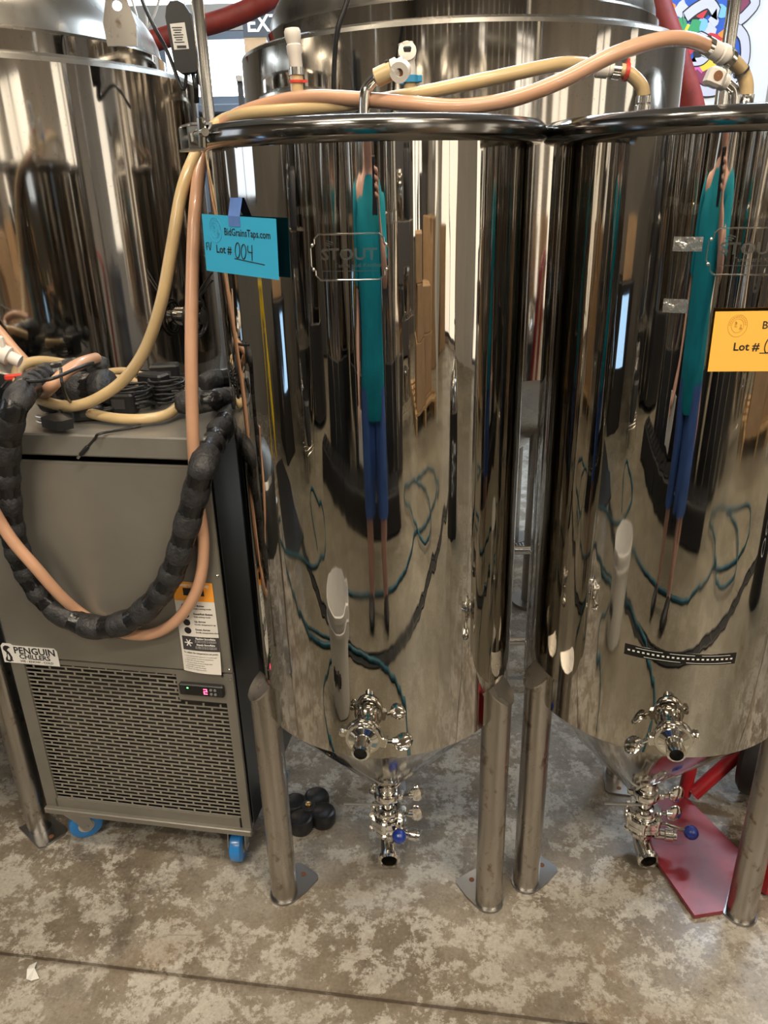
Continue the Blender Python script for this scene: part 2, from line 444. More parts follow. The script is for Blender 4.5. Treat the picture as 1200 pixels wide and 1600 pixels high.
# trench drain with a bar grating behind the tanks, and a straight black trench in front of the tanks
def trench(name, label, p0, p1, wd, nbar, bars='galv'):
    p0 = Vector(p0); p1 = Vector(p1); d = (p1-p0); ln = d.length; rz = math.atan2(d.y, d.x)
    t = thing(name, label, 'drain', (*((p0+p1)/2).xy, 0), rz)
    MB().box((0,0,.002), (ln, wd, .004)).build('channel', 'dark_void', t)
    for sy in (-1, 1): MB().box((0, sy*wd/2, .005), (ln, .012, .008)).build('frame_edge', bars, t)
    me = None
    for k in range(nbar):
        x = -ln/2 + ln*(k+.5)/nbar
        if me is None:
            o = MB().box((0,0,.006), (.009, wd-.014, .006)).build('bar', bars, t); me = o.data
        else:
            o = bpy.data.objects.new('bar', me); COL.objects.link(o); o.parent = t
        o.location = (x, 0, 0)
    return t
gA, gB = pz(770, 846, 0), pz(850, 842, 0)
trench('trench_drain', 'steel barred trench drain grate set in the floor behind the two fermenters', gA, gB, .16, 16)
trench('floor_channel', 'long black slotted floor channel reflected across the lower half of the mirror fermenters', (-2.0,.34,0), (2.2,-.28,0), .075, 30, 'black_plastic')

# ------------------------------------------------------------------ lamps of the room
def area(name, loc, size, power, col, rot=(0,0,0)):
    l = bpy.data.lights.new(name, 'AREA'); l.shape = 'RECTANGLE'; l.size, l.size_y = size
    l.energy = power; l.color = col
    o = bpy.data.objects.new(name, l); COL.objects.link(o); o.location = loc; o.rotation_euler = rot
    return o
def strip_light(label, x, y, z, ln, power, col, glow):
    t = thing('strip_light', label, 'light', (x, y, z), 0, 'ceiling strip lights')
    MB().box((0,0,.05), (ln, .14, .06), bev=.01).build('housing', 'label_white', t)
    m = MB()
    for s in (-1, 1): m.cyl((-ln/2+.03, s*.04, .008), (ln/2-.03, s*.04, .008), .014, seg=10)
    m.build('tube', glow, t)
    m = MB()
    for s in (-1, 1): m.tube([(s*ln*.4, 0, .08), (s*ln*.4, 0, ZC-z)], .003, 6)
    m.build('hanger', 'frame_dark', t)
    a = area('strip_lamp', (0,0,-.015), (ln, .12), power, col); a.parent = t
names = ['over the aisle on the left', 'over the aisle on the right', 'far behind the photographer on the left', 'far behind the photographer on the right', 'directly over the aisle in front of the fermenters', 'added over the fermenters to brighten the bucket']
for (x, y, p), nm in zip([(-1.7,-1.0,P_CEIL),(1.9,-.9,P_CEIL),(-1.7,-3.0,P_FAR),(1.9,-3.0,P_FAR),(.1,.30,P_CEIL),(-.5,1.75,P_CEIL*.34)], names):  # the weak strip above the fermenters is an added fill lamp
    strip_light('warm ceiling strip light ' + nm, x, y, 3.4, 1.6, p, WARM, 'lamp_glow')
for (x, y), nm in zip([(.2,4.2),(2.2,3.2)], ['behind the middle tank', 'behind the right fermenter']):
    strip_light('cool white ceiling strip light ' + nm, x, y, 3.1, 1.5, P_BACK, COOL, 'tube_glow')
lt = py(305, 1, 4.1)
strip_light('glowing cool white strip light hanging in front of the back window', lt.x, 4.1, lt.z, 1.15, P_TUBE, COOL, 'tube_glow')

# ================================================================== BIG TANKS BEHIND
def big_tank(label, c, Rr, zt, zb, legs, lug=None, group='tall brushed tanks', foot='disc', zc=.35):
    t = thing('storage_tank', label, 'tank', (*c, 0), 0, group)
    MB().lathe([(Rr, zb), (Rr, zt)], seg=96).build('shell', 'tank_steel', t)
    MB().lathe([(Rr, zt), (Rr-.004, zt+.010), (Rr-.020, zt+.018), (Rr-.082, zt+.028)], seg=96).build('shoulder', 'dome_steel', t)
    MB().lathe([(Rr-.082, zt+.026), (Rr-.082, zt+.066), (Rr-.092, zt+.074)], seg=96).build('weld_band', 'tank_steel', t)
    n = 14; h = .26; r0 = Rr-.092
    MB().lathe([(max(r0*math.cos(math.pi/2*k/n), .001), zt+.072+h*math.sin(math.pi/2*k/n)) for k in range(n+1)], seg=96).build('dome', 'dome_steel', t)
    MB().lathe([(Rr, zb), (Rr-.012, zb-.02), (.04, zc), (.035, zc-.05)], seg=64, capb=True).build('cone', 'dome_steel', t)
    for a in legs:
        lx, ly = math.cos(R_(a))*Rr*.58, math.sin(R_(a))*Rr*.58
        lg = MB().cyl((lx, ly, .012), (lx, ly, zb-.26 if zb > .7 else zb-.12), .038, seg=20).build('leg', 'leg_steel', t)
        MB().cyl((lx, ly, 0), (lx, ly, .012), .075, seg=24).build('foot_plate', 'plate_steel', lg)
    return t
LC, LR, LZ = Vector((-1.157, 2.328)), .677, 1.70
tl = big_tank('tall brushed stainless tank with lifting lug, behind the chiller on the left', LC, LR, LZ, .93, [60, 150, 240+15, 330])
# lifting lug on the shoulder of the left tank
def lug_at(t, px, py_, Y):
    p = py(px, py_, Y); c = Vector((p.x-t.location.x, p.y-t.location.y, 0))
    ang = math.atan2(c.y, c.x); z0 = p.z
    out = [(-.046,-.055), (.046,-.055), (.022,.036), (.012,.050), (-.012,.050), (-.022,.036)]
    m = MB(); mt = Matrix.Translation((c.x, c.y, z0)) @ Matrix.Rotation(R_(12), 4, 'Z') @ Matrix.Rotation(R_(90), 4, 'X')
    hole = [(.011*math.cos(2*math.pi*k/16), .011*math.sin(2*math.pi*k/16)+.022) for k in range(16)]
    outer = []
    N = 16
    for k in range(N):   # outline sampled around the hole so that the hole is real
        a = 2*math.pi*k/N; dx, dy = math.cos(a), math.sin(a); best = 1
        for i in range(len(out)):
            (x1, y1), (x2, y2) = out[i], out[(i+1) % len(out)]
            y1 -= .022; y2 -= .022
            den = dx*(y2-y1) - dy*(x2-x1)
            if abs(den) < 1e-9: continue
            tt = (x1*(y2-y1) - y1*(x2-x1))/den; u = (x1*dy - y1*dx)/den
            if tt > 0 and -1e-6 <= u <= 1+1e-6: best = min(best, tt) if best < 1 else tt
        outer.append((dx*best, dy*best+.022))
    vs = []
    for hgt in (0, .012):
        vs += [mt @ Vector((x, y, hgt)) for x, y in outer] + [mt @ Vector((x, y, hgt)) for x, y in hole]
    fs = []
    for i in range(N):
        j = (i+1) % N
        fs += [(i, N+i, N+j, j), (2*N+i, 2*N+j, 3*N+j, 3*N+i), (i, j, 2*N+j, 2*N+i), (N+i, 3*N+i, 3*N+j, N+j)]
    m.add(vs, fs, False); m.build('lifting_lug', 'leg_steel', t)
lug_at(tl, 186, 28, LC.y-.33)
# temperature probe on the side of the left tank with a coiled black lead
def on_cyl(x, y, c, Rr):
    d = ray(x, y); o = Vector((0,0)) - c; a = d.x*d.x+d.y*d.y; b = o.x*d.x+o.y*d.y; cc = o.length_squared-Rr*Rr
    D = b*b-a*cc
    tt = (-b-math.sqrt(max(D, 0)))/a
    return Vector((0,0,CAMH)) + d*tt
pr = on_cyl(284, 494, LC, LR); nrm = Vector((pr.x-LC.x, pr.y-LC.y, 0)).normalized()
pt = thing('temperature_probe', 'black temperature probe with coiled lead plugged into the side of the left tank', 'probe', pr)
MB().lathe([(.012,-.004),(.024,0),(.024,.018),(.014,.02),(.014,.05),(.019,.052),(.019,.068)], (0,0,0), nrm, 20, capb=True).build('ferrule', 'chrome', pt)
m = MB()
tn = Vector((-nrm.y, nrm.x, 0))
for q, rr in ((.03,.040),(.04,.047),(.05,.043)):
    pts = [nrm*q + tn*(rr*math.cos(k*.524)) + Vector((0,0,1))*(rr*math.sin(k*.524)-.005) for k in range(12)]
    m.tube(spline(pts, 4, True), .0035, 6, closed=True)
m.build('coiled_lead', 'black_plastic', pt)
m = MB()
for px2, py2 in ((332, 425), (333, 437)):
    e = py(px2, py2, pr.y-.06) - pr
    m.tube(spline([nrm*.05, nrm*.06+Vector((.01,0,.03)), e*.6+Vector((0,0,-.004)), e], 6), .0028, 6)
m.build('lead', 'black_plastic', pt)

MC, MR, MZ = Vector((.269, 2.787)), .677, 1.794
big_tank('widest brushed stainless tank, directly behind the two fermenters', MC, MR, MZ, .93, [-46, 44, 134, 224], foot='disc')
CC = Vector((2.03, 2.62)); CRr = .62
big_tank('dark edge of a brushed tank beyond the right fermenter', CC, CRr, 1.52, .85, [0, 90, 180, 270])
# tanks across the aisle, seen in the polished shells
for (x, y), r_, nm in zip([(-2.95,-1.85),(-1.45,-1.62),(-.45,-1.62),(.52,-1.80)], [.45,.45,.44,.42], ['farthest left', 'second from the left', 'right behind the photographer', 'farthest right']):
    at_ = big_tank('brushed tank with an added black skirt mirrored across the aisle, %s' % nm, (x, y), r_, 1.95, .62, [45,135,225,315], group='tanks across the aisle')
    MB().lathe([(r_+.012,.05),(r_+.012,.66),(r_-.002,.67)], seg=48, capa=True).build('skirt', 'black_rubber', at_)  # added part: its black stands for the shadow under the far tanks
    MB().lathe([(r_+.004,1.28),(r_+.016,1.285),(r_+.016,1.33),(r_+.004,1.335)], seg=48).build('band', 'chrome', at_)
    for k in range(3):
        q = Vector((math.cos(R_(60+30*k)), math.sin(R_(60+30*k)), 0))*(r_+.035)
        MB().cyl(q + Vector((0,0,.10)), q + Vector((0,0,1.8)), .014, seg=10).build('riser_pipe', 'chrome', at_)

# ================================================================== FERMENTERS
def wrap(c, Rr, th0, z0, u, v, off=0.0006):
    """flat (u, v) laid on a cylinder of radius Rr around local origin; th0 = angle from -Y, positive to +X"""
    th = th0 + u/Rr; r = Rr+off
    return Vector((r*math.sin(th), -r*math.cos(th), z0+v))
def clamp(parent, o, ax, side, r=.027, wing=True, up=Vector((0,0,1))):
    """tri-clamp: band with hinge on one side, T-bolt and wing nut on the other"""
    o = Vector(o); ax = Vector(ax).normalized(); side = Vector(side); side = (side-ax*side.dot(ax)).normalized()
    m = MB()
    m.lathe([(r-.006,-.010),(r+.002,-.010),(r+.004,-.006),(r+.004,.006),(r+.002,.010),(r-.006,.010)], o, ax, 24)
    q = Matrix((side, ax.cross(side), ax)).transposed()
    m.box(o - side*(r+.007), (.014,.016,.014), mat=q, bev=.002)
    m.box(o + side*(r+.006), (.012,.020,.014), mat=q, bev=.002)
    b = m.build('clamp', 'chrome', parent)
    pin = MB(); pin.cyl(o - side*(r+.008) - ax*.012, o - side*(r+.008) + ax*.012, .004, seg=10)
    pin.build('hinge_pin', 'chrome', b)
    if wing:
        w_ = MB(); e = o + side*(r+.010); d = (side*.75 + ax.cross(side)*.25).normalized()
        w_.cyl(e - d*.004, e + d*.018, .004, seg=8)
        w_.cyl(e + d*.012, e + d*.022, .008, seg=12)
        # oval two-eared wing, dished on both sides
        wq = Matrix((d, ax, d.cross(ax))).transposed(); cc0 = e + d*.030
        n0 = len(w_.v); w_.ball((0,0,0), 1.0, 14, 8, (.017,.024,.0055))
        for i in range(n0, len(w_.v)): w_.v[i] = cc0 + wq @ w_.v[i]
        w_.build('wing_nut', 'chrome', b)
    return b

SR, SZ0, SZ1 = .258, .500, 1.506
def fermenter(label, c, leg0, port_az=None, wing=1, ball=(.05,-.03,.10), stack=True, port_z=.56, sdx=0.0):
    t = thing('conical_fermenter', label, 'fermenter', (*c, 0), 0, 'polished conical fermenters')
    MB().lathe([(SR-.004, SZ0-.004), (SR, SZ0), (SR, SZ1)], seg=160).build('shell', 'mirror_steel', t)
    MB().lathe([(SR-.002, SZ0), (SR-.010, SZ0-.012), (.030, .212), (.024, .204)], seg=96).build('cone', 'cone_steel', t)
    MB().lathe([(SR, SZ1-.006), (SR+.012, SZ1-.004), (SR+.019, SZ1+.002), (SR+.021, SZ1+.010), (SR+.019, SZ1+.018), (SR+.010, SZ1+.025), (SR-.004, SZ1+.027)], seg=160).build('rim_band', 'rim_steel', t)
    MB().lathe([(SR-.004, SZ1+.024), (.18, SZ1+.030), (.002, SZ1+.033)], seg=96, capb=True).build('lid', 'cone_steel', t)
    for k in range(3):
        a = R_(leg0 + 120*k); d = Vector((math.cos(a), math.sin(a), 0)); p = d*(SR+.002)
        n = 24; r = .0285; vs = []
        for i in range(n):
            b = 2*math.pi*i/n; vs.append(p + Vector((r*math.cos(b), r*math.sin(b), .006)))
        for i in range(n):
            b = 2*math.pi*i/n; q = Vector((r*math.cos(b), r*math.sin(b), 0)); vs.append(p + q + Vector((0,0,.565 - q.dot(d)*1.0)))
        lg = MB().add(vs, [(i, (i+1) % n, n+(i+1) % n, n+i) for i in range(n)]).build('leg', 'leg_steel', t)
        cp = MB(); qq = []
        for i in range(n):
            b = 2*math.pi*i/n; q = Vector((1.04*r*math.cos(b), 1.04*r*math.sin(b), 0)); qq.append(p + q + Vector((0,0,.565 - q.dot(d)*1.0)))
        up = (Vector((0,0,1)) + d).normalized()*.004
        cp.add(qq + [v+up for v in qq], [tuple(range(n, 2*n))] + [(i, (i+1) % n, n+(i+1) % n, n+i) for i in range(n)], False)
        cp.build('leg_cap', 'leg_steel', lg)
        # foot plate: hugs the tube, runs inward to a rounded corner with a bolt hole
        mt = Matrix.Translation(p) @ Matrix.Rotation(a + math.pi - R_(25)*(1 if k == 1 else -1 if k == 0 else 0), 4, 'Z')
        out = [(.033*math.cos(q), .033*math.sin(q)) for q in [R_(90+180*i/10) for i in range(11)]]
        out += [(.03,-.036), (.072,-.034), (.080,-.026), (.080,.026), (.072,.034), (.03,.036)]
        MB().prism(out, .006, mt).build('foot_plate', 'plate_steel', lg)
        MB().cyl(mt @ Vector((.060,0,.0055)), mt @ Vector((.060,0,.0068)), .006, seg=12).build('bolt_hole', 'rust_brown', lg)
    if not stack: return t
    # racking port on the shell front
    d = Vector((math.sin(port_az), -math.cos(port_az), 0)); z = port_z; o = d*SR + Vector((0,0,z))
    sd = Vector((d.y*-1, d.x, 0)) * wing      # to the viewer's right when wing = 1
    pm = MB().lathe([(.021,-.006),(.021,.016),(.023,.020),(.027,.024),(.027,.034)], o, d, 24)
    port = pm.build('racking_port', 'chrome', t)
    clamp(t, o + d*.034, d, sd + Vector((0,0,-.25)), r=.029)
    MB().lathe([(.027,.038),(.026,.046),(.016,.050),(.0135,.062),(.0155,.064),(.0155,.078),(.0115,.080),(.0115,.062)], o, d, 24).build('nozzle', 'chrome', port)
    MB().lathe([(.0005,.063),(.0113,.063)], o, d, 16).build('bore', 'dark_void', port)
    # dump valve stack under the cone
    v = MB().lathe([(.021,.212),(.021,.196),(.0235,.194),(.0235,.190),(.021,.189),(.021,.185),(.025,.182),(.025,.170),(.015,.168),(.015,.134),(.025,.132),(.025,.120),(.030,.116)][::-1], (0,0,0), (0,0,1), 24)
    vs_ = v.build('dump_pipe', 'chrome', t); vs_.location.x = sdx
    clamp(t, (sdx,0,.176), (0,0,1), (wing*.97 if wing > 0 else .9, -.25, 0))
    clamp(t, (sdx,0,.126), (0,0,1), (.93, -.35, 0))
    MB().tube([(-.012,-.012,.152), (-.100,-.020,.166)], .0032, 8).build('probe_rod', 'galv', vs_)
    bd = MB()
    oc = [(.041*math.cos(R_(22.5+45*i)), .041*math.sin(R_(22.5+45*i))) for i in range(8)]
    bd.prism(oc, .014, Matrix.Translation((0,0,.100)))
    bd.prism([(x*.98, y*.98) for x, y in oc], .012, Matrix.Translation((0,0,.086)))
    bd.lathe([(.026,.062),(.030,.064),(.030,.072),(.024,.074),(.024,.088)], seg=24)
    body = bd.build('valve_body', 'chrome', t); body.location.x = sdx
    for i in range(6):
        bo = MB(); a = R_(60*i+15); q = Vector((.037*math.cos(a), .037*math.sin(a), 0))
        bo.lathe([(.0045,.074),(.0045,.078),(.0075,.078),(.0075,.085),(.0045,.085),(.0045,.112),(.0075,.112),(.0075,.120),(.0045,.120),(.0045,.124)], q, (0,0,1), 8, capa=True, capb=True)
        bo.build('valve_bolt', 'chrome', body)
    el = MB(); e0 = [Vector((0,0,.075)), Vector((0,0,.062)), Vector((0,-.010,.048)), Vector((0,-.026,.041)), Vector((0,-.055,.038))]
    el.tube(spline(e0, 6), .020, 18, cap=False)
    el.lathe([(.0175,.006),(.0175,-.002),(.025,-.002),(.025,.006),(.020,.010)][::-1], (0,-.058,.0378), (0,-1,-.08), 24)
    elb = el.build('outlet_elbow', 'chrome', t); elb.location.x = sdx
    MB().lathe([(.0005,-.030),(.0172,-.030)], (0,-.058,.0378), (0,-1,0), 20).build('outlet_bore', 'dark_void', elb)
    hd = MB(); bx, by, bz = ball
    hd.tube([(.030,0,.095), (bx*.6, by*.5, bz+.004), (bx, by, bz)], .005, 8)
    h = hd.build('lever', 'chrome', t); h.location.x = sdx
    MB().ball((bx, by, bz), .0165).build('ball_knob', 'blue_ball', h)
    sp = MB().lathe([(.012,0),(.012,.022),(.015,.024),(.015,.040),(.012,.042),(.012,.048)], (.026,-.012,.066), (1,-.25,.05), 18, capb=True)
    sp.build('side_outlet', 'chrome', t).location.x = sdx
    return t
AC, BC = Vector((-.008, 1.355)), Vector((.545, 1.336))
def az_of(x, y, c):
    p = on_cyl(x, y, c, SR); return math.atan2(p.x-c.x, -(p.y-c.y)), p.z
azA, zA = az_of(573, 1130, AC); azB, zB = az_of(1047, 1132, BC)
fA = fermenter('mirror polished conical fermenter in the centre, tagged with the blue lot card', AC, 206, azA, 1, ball=(.024,-.052,.098), port_z=zA)
fB = fermenter('mirror polished conical fermenter at the right, tagged with the orange lot card', BC, 198, azB, -1, ball=(.100,-.034,.088), port_z=zB, sdx=.030)
# black-jacketed vessel left of the frame: one leg and its foot show at the left edge
VC = Vector((-1.085, 1.375)); VR = .225
vj = thing('jacketed_vessel', 'leg and foot of a small black-jacketed vessel at the left edge beside the chiller', 'vessel', (*VC, 0))
MB().lathe([(VR-.01,.52),(VR,.53),(VR,.70),(VR-.015,.725)], seg=64, capa=True).build('jacket', 'black_rubber', vj)
MB().lathe([(VR-.01,.72),(VR-.02,.74),(.05,.77),(.001,.772)], seg=48).build('lid', 'plate_steel', vj)
MB().lathe([(.012,.76),(.012,.80),(.03,.81),(.03,.83),(.001,.835)], seg=20).build('lid_knob', 'black_plastic', vj)
for k in range(3):
    a = R_(20+120*k); p = Vector((math.cos(a), math.sin(a), 0))*(VR+.002)
    lg = MB().cyl(p + Vector((0,0,.006)), p + Vector((0,0,.60)), .0285, seg=24).build('leg', 'leg_steel', vj)
    mt = Matrix.Translation(p) @ Matrix.Rotation(R_(-60) + a, 4, 'Z')
    MB().prism([(-.036,-.036),(.062,-.036),(.070,-.026),(.070,.026),(.062,.036),(-.036,.036)], .006, mt).build('foot_plate', 'plate_steel', lg)
    MB().cyl(mt @ Vector((.055,0,.0055)), mt @ Vector((.055,0,.0068)), .006, seg=12).build('bolt_hole', 'rust_brown', lg)

# nameplates: embossed frame and etched lettering
def nameplate(t, c, x, y, w_, h_):
    th, z = az_of(x, y, c)
    m = MB()
    def path(off):
        a, b = w_/2, h_/2; q = .006
        pts = [(-a+2*q, b), (a-2*q, b), (a-q, b-q), (a-q, b-2*q), (a, b-3*q), (a, -b+3*q), (a-q, -b+2*q), (a-q, -b+q), (a-2*q, -b), (-a+2*q, -b), (-a+q, -b+q), (-a+q, -b+2*q), (-a, -b+3*q), (-a, b-3*q), (-a+q, b-2*q), (-a+q, b-q)]
        out = []
        for i in range(len(pts)):
            (x1, y1), (x2, y2) = pts[i], pts[(i+1) % len(pts)]; k = max(1, int(math.hypot(x2-x1, y2-y1)/.008))
            for j in range(k): out.append(wrap(c, SR, th, z, x1+(x2-x1)*j/k, y1+(y2-y1)*j/k, off))
        return out
    m.tube(path(.0004), .0011, 6, closed=True)
    fr = m.build('nameplate_frame', 'chrome', t)
    rv = MB()
    for sx in (-1, 1):
        for sy in (-1, 1):
            p = wrap(c, SR, th, z, sx*(w_/2-.003), sy*(h_/2-.014), 0); rv.ball(p, .0026, 8, 6)
    rv.build('rivet', 'chrome', fr)
    e = MB()
    for body, size, u, v, al, bold in (('STOUT', .021, 0, -.003, 'CENTER', .0006), ('Tanks and Kettles', .0078, .012, -.013, 'CENTER', .0001)):
        vs, fs = text_verts(body, size, bold, al)
        e.add([wrap(c, SR, th, z, p.x*1.15+u, p.y+v, .0005) for p in vs], fs, False)
    for v0 in (-.0185,):
        k = 14; vs = []
        for i in range(k+1): vs += [wrap(c, SR, th, z, -.038+.076*i/k, v0, .0005), wrap(c, SR, th, z, -.038+.076*i/k, v0+.001, .0005)]
        e.add(vs, [(2*i, 2*i+2, 2*i+3, 2*i+1) for i in range(k)], False)
    for i in range(3):   # the little flame-like mark over the letters
        vs = [wrap(c, SR, th, z, -.034+i*.0022+dx, .0165+i*.0022+dy, .0005) for dx, dy in ((0,0),(.009,-.003),(.009,-.0015),(.0,.0015))]
        e.add(vs, [(0,1,2,3)], False)
    e.build('etched_lettering', 'etched', fr)
nameplate(fA, AC, 545, 402, .108, .060)
nameplate(fB, BC, 1172, 393, .108, .060)

# lid plumbing: elbow on A and clamp bolt on its rim
def local(t, p): return Vector(p) - Vector(t.location)
m = MB(); pe = [py(569, 186, 1.34), py(570, 150, 1.34), py(575, 135, 1.34), py(586, 124, 1.335), py(592, 120, 1.33)]
m.tube([local(fA, p) for p in spline(pe, 6)], .0085, 12); m.build('lid_elbow', 'chrome', fA)
lp = py(325, 200, 1.24); lx = local(fA, lp)
m = MB()
ang = math.atan2(lx.y, lx.x); ra = Vector((math.cos(ang), math.sin(ang), 0)); ta = Vector((-ra.y, ra.x, 0))
zc = SZ1+.010; q3 = Matrix((ta, ra, Vector((0,0,1)))).transposed()
b0 = ra*(SR+.021)
for s in (-.030, .018):
    m.box(b0 + ta*s + Vector((0,0,zc+.001)), (.006,.030,.030), mat=q3, bev=.001)
m.box(b0 + ta*-.006 + ra*-.004 + Vector((0,0,zc+.017)), (.070,.030,.003), mat=q3)
m.box(b0 + ta*-.012 + ra*.004 + Vector((0,0,zc-.015)), (.060,.022,.003), mat=q3)
lt_ = m.build('rim_latch', 'plate_steel', fA)
m = MB(); m.cyl(b0 + ta*-.045 + ra*.004 + Vector((0,0,zc)), b0 + ta*.070 + ra*.004 + Vector((0,0,zc+.004)), .0055, seg=12)
m.cyl(b0 + ta*.026 + ra*.004 + Vector((0,0,zc)), b0 + ta*.038 + ra*.004 + Vector((0,0,zc)), .011, seg=6)
m.cyl(b0 + ta*.050 + ra*.004 + Vector((0,0,zc-.014)), b0 + ta*.056 + ra*.004 + Vector((0,0,zc+.022)), .006, seg=10)
m.build('latch_bolt', 'chrome', lt_)

# upright posts behind each fermenter
def post(x, y, Y, label):
    p = py(x, y, Y); o = thing('steel_post', label, 'post', (p.x, Y, 0), 0, 'upright steel posts')
    MB().cyl((0,0,.008), (0,0,2.6), .0125, seg=20).build('pole', 'chrome', o)
    MB().cyl((0,0,0), (0,0,.008), .05, seg=24).build('base_flange', 'plate_steel', o)
post(326, 178, 1.80, 'thin steel post rising behind the rim latch of the centre fermenter')
post(1128, 150, 1.70, 'thin steel post rising in front of the colourful poster')

# ================================================================== FLOOR BEHIND: frame rails, black base, hand truck
p1, p2 = py(760, 861, 2.20), py(880, 856, 2.20)
p3, p4 = py(760, 1003, 2.02), py(880, 1001, 2.02)
rk = thing('equipment_stand', 'low stainless pipe frame standing between the fermenters and the middle tank', 'stand', (p3.x, 2.1, 0))
o3 = Vector((p3.x, 2.1, 0))
xa, xb = p3.x-.05, p3.x+.75
for (Y, z, nm) in ((2.20, p1.z, 'rail'), (2.02, p3.z, 'rail')):
    MB().cyl(Vector((xa, Y, z))-o3, Vector((xb, Y, z))-o3, .014, seg=14).build(nm, 'chrome', rk)
for xx in (xa+.02, xb-.02):
    MB().cyl(Vector((xx, 2.20, 0))-o3, Vector((xx, 2.20, p1.z))-o3, .014, seg=14).build('leg', 'chrome', rk)
    MB().cyl(Vector((xx, 2.02, 0))-o3, Vector((xx, 2.02, p3.z))-o3, .014, seg=14).build('leg', 'chrome', rk)
    MB().cyl(Vector((xx, 2.20, p3.z))-o3, Vector((xx, 2.02, p3.z))-o3, .012, seg=14).build('cross_rail', 'chrome', rk)

kb = pz(482, 1292, 0)
kn = thing('lobed_base', 'black plastic base of four round lobes on the floor behind the left front leg', 'base', (kb.x, kb.y+.03, 0), R_(20))
for k in range(4):
    a = R_(45+90*k); q = Vector((.040*math.cos(a), .040*math.sin(a), 0))
    MB().lathe([(.026,0),(.031,.008),(.032,.030),(.029,.038),(.024,.040),(.018,.037),(.001,.036)], q, seg=24).build('lobe', 'black_plastic', kn)
MB().lathe([(.024,0),(.024,.030),(.018,.040),(.001,.041)], seg=20).build('hub', 'black_plastic', kn)
MB().lathe([(.008,.040),(.008,.045),(.001,.046)], seg=14).build('centre_bolt', 'brass', kn)

# hand truck: nose plate on the floor, frame and wheels behind the right fermenter
hc = [pz(1010,1252,.012), pz(1070,1244,.012), pz(1156,1330,.012), pz(1130,1424,.012), pz(1085,1431,.012), pz(1015,1330,.012)]
hx = pz(1080, 1250, 0)
ht = thing('hand_truck', 'red hand truck with scuffed nose plate standing behind the right fermenter', 'hand truck', (hx.x, hx.y, 0))
ho = Vector((hx.x, hx.y, 0))
pl = [(p-ho) for p in hc]
MB().prism([(p.x, p.y) for p in pl], .010, Matrix.Translation((0,0,.004))).build('nose_plate', 'red_worn', ht)
f0 = Vector((hc[1].x, hc[1].y+.005, .014)); wdir = Vector((math.cos(R_(-40)), math.sin(R_(-40)), 0)); bdir = Vector((-wdir.y, wdir.x, 0))
def H(u, b, z): return f0 + wdir*u + bdir*b + Vector((0,0,z)) - ho
m = MB(); m.tube(spline([H(0,0,0), H(.0,.02,.10), H(0,.06,.30), H(0,.12,.60), H(0,.16,1.10)], 5), .016, 12); m.build('side_rail', 'red_paint', ht)
m = MB(); m.tube(spline([H(.30,0,0), H(.30,.02,.10), H(.30,.06,.30), H(.30,.12,.60), H(.30,.16,1.10)], 5), .016, 12); m.build('side_rail', 'red_paint', ht)
m = MB(); m.tube([H(.02,.0,.01), H(.10,.12,.13)], .017, 12); m.build('brace', 'red_paint', ht)
m = MB(); m.tube([H(.10,.12,.13), H(.22,.06,.03)], .010, 10); m.build('brace', 'red_paint', ht)
for z in (.2, .42):
    m = MB(); m.tube([H(0,.02+.19*z,z), H(.30,.02+.19*z,z)], .010, 10); m.build('cross_bar', 'red_paint', ht)
m = MB(); m.tube([H(-.02,.14,.13), H(.34,.14,.13)], .009, 10); m.build('axle', 'plate_steel', ht)
for u in (.13, .36):
    wo = H(u, .14, .13)
    wl = MB().lathe([(.070,-.025),(.115,-.030),(.128,-.018),(.130,0),(.128,.018),(.115,.030),(.070,.025)], wo, wdir, 40).build('wheel', 'black_rubber', ht)
    MB().lathe([(.001,-.02),(.071,-.02),(.071,.02),(.001,.02)], wo, wdir, 28).build('wheel_hub', 'label_white', wl)
m = MB(); m.tube(spline([H(0,.16,1.09), H(.03,.17,1.16), H(.15,.175,1.19), H(.27,.17,1.16), H(.30,.16,1.09)], 5), .016, 12); m.build('handle', 'red_paint', ht)
rb = pz(1215, 1408, 0)
rc_ = thing('toolbox', 'red metal box cut off by the right edge behind the fermenter leg', 'box', (rb.x+.05, rb.y+.07, 0))
MB().box((0,0,.055), (.16,.12,.11), bev=.008).build('body', 'red_paint', rc_)
MB().box((0,0,.118), (.164,.124,.014), bev=.004).build('lid', 'red_paint', rc_)
MB().tube(spline([(-.04,0,.125),(-.04,0,.145),(.04,0,.145),(.04,0,.125)], 5), .005, 8).build('handle', 'plate_steel', rc_)

# scrap of paper on the floor
sp_ = pz(50, 1522, 0); m = MB()
vs = [sp_ + Vector(q) for q in ((-.012,.018,.002),(.002,.022,.006),(.006,.004,.012),(.020,-.012,.003),(.008,-.020,.008),(-.006,-.012,.002),(-.010,.004,.009),(.004,-.004,.001))]
m.add(vs, [(0,1,6),(1,2,6),(2,3,4),(2,4,5),(2,5,6),(0,6,7),(5,4,7),(7,4,3),(6,5,7)], False)
m.build('paper_scrap', 'label_white', None, loc=sp_, label='small crumpled white scrap lying on the concrete at lower left', cat='litter')

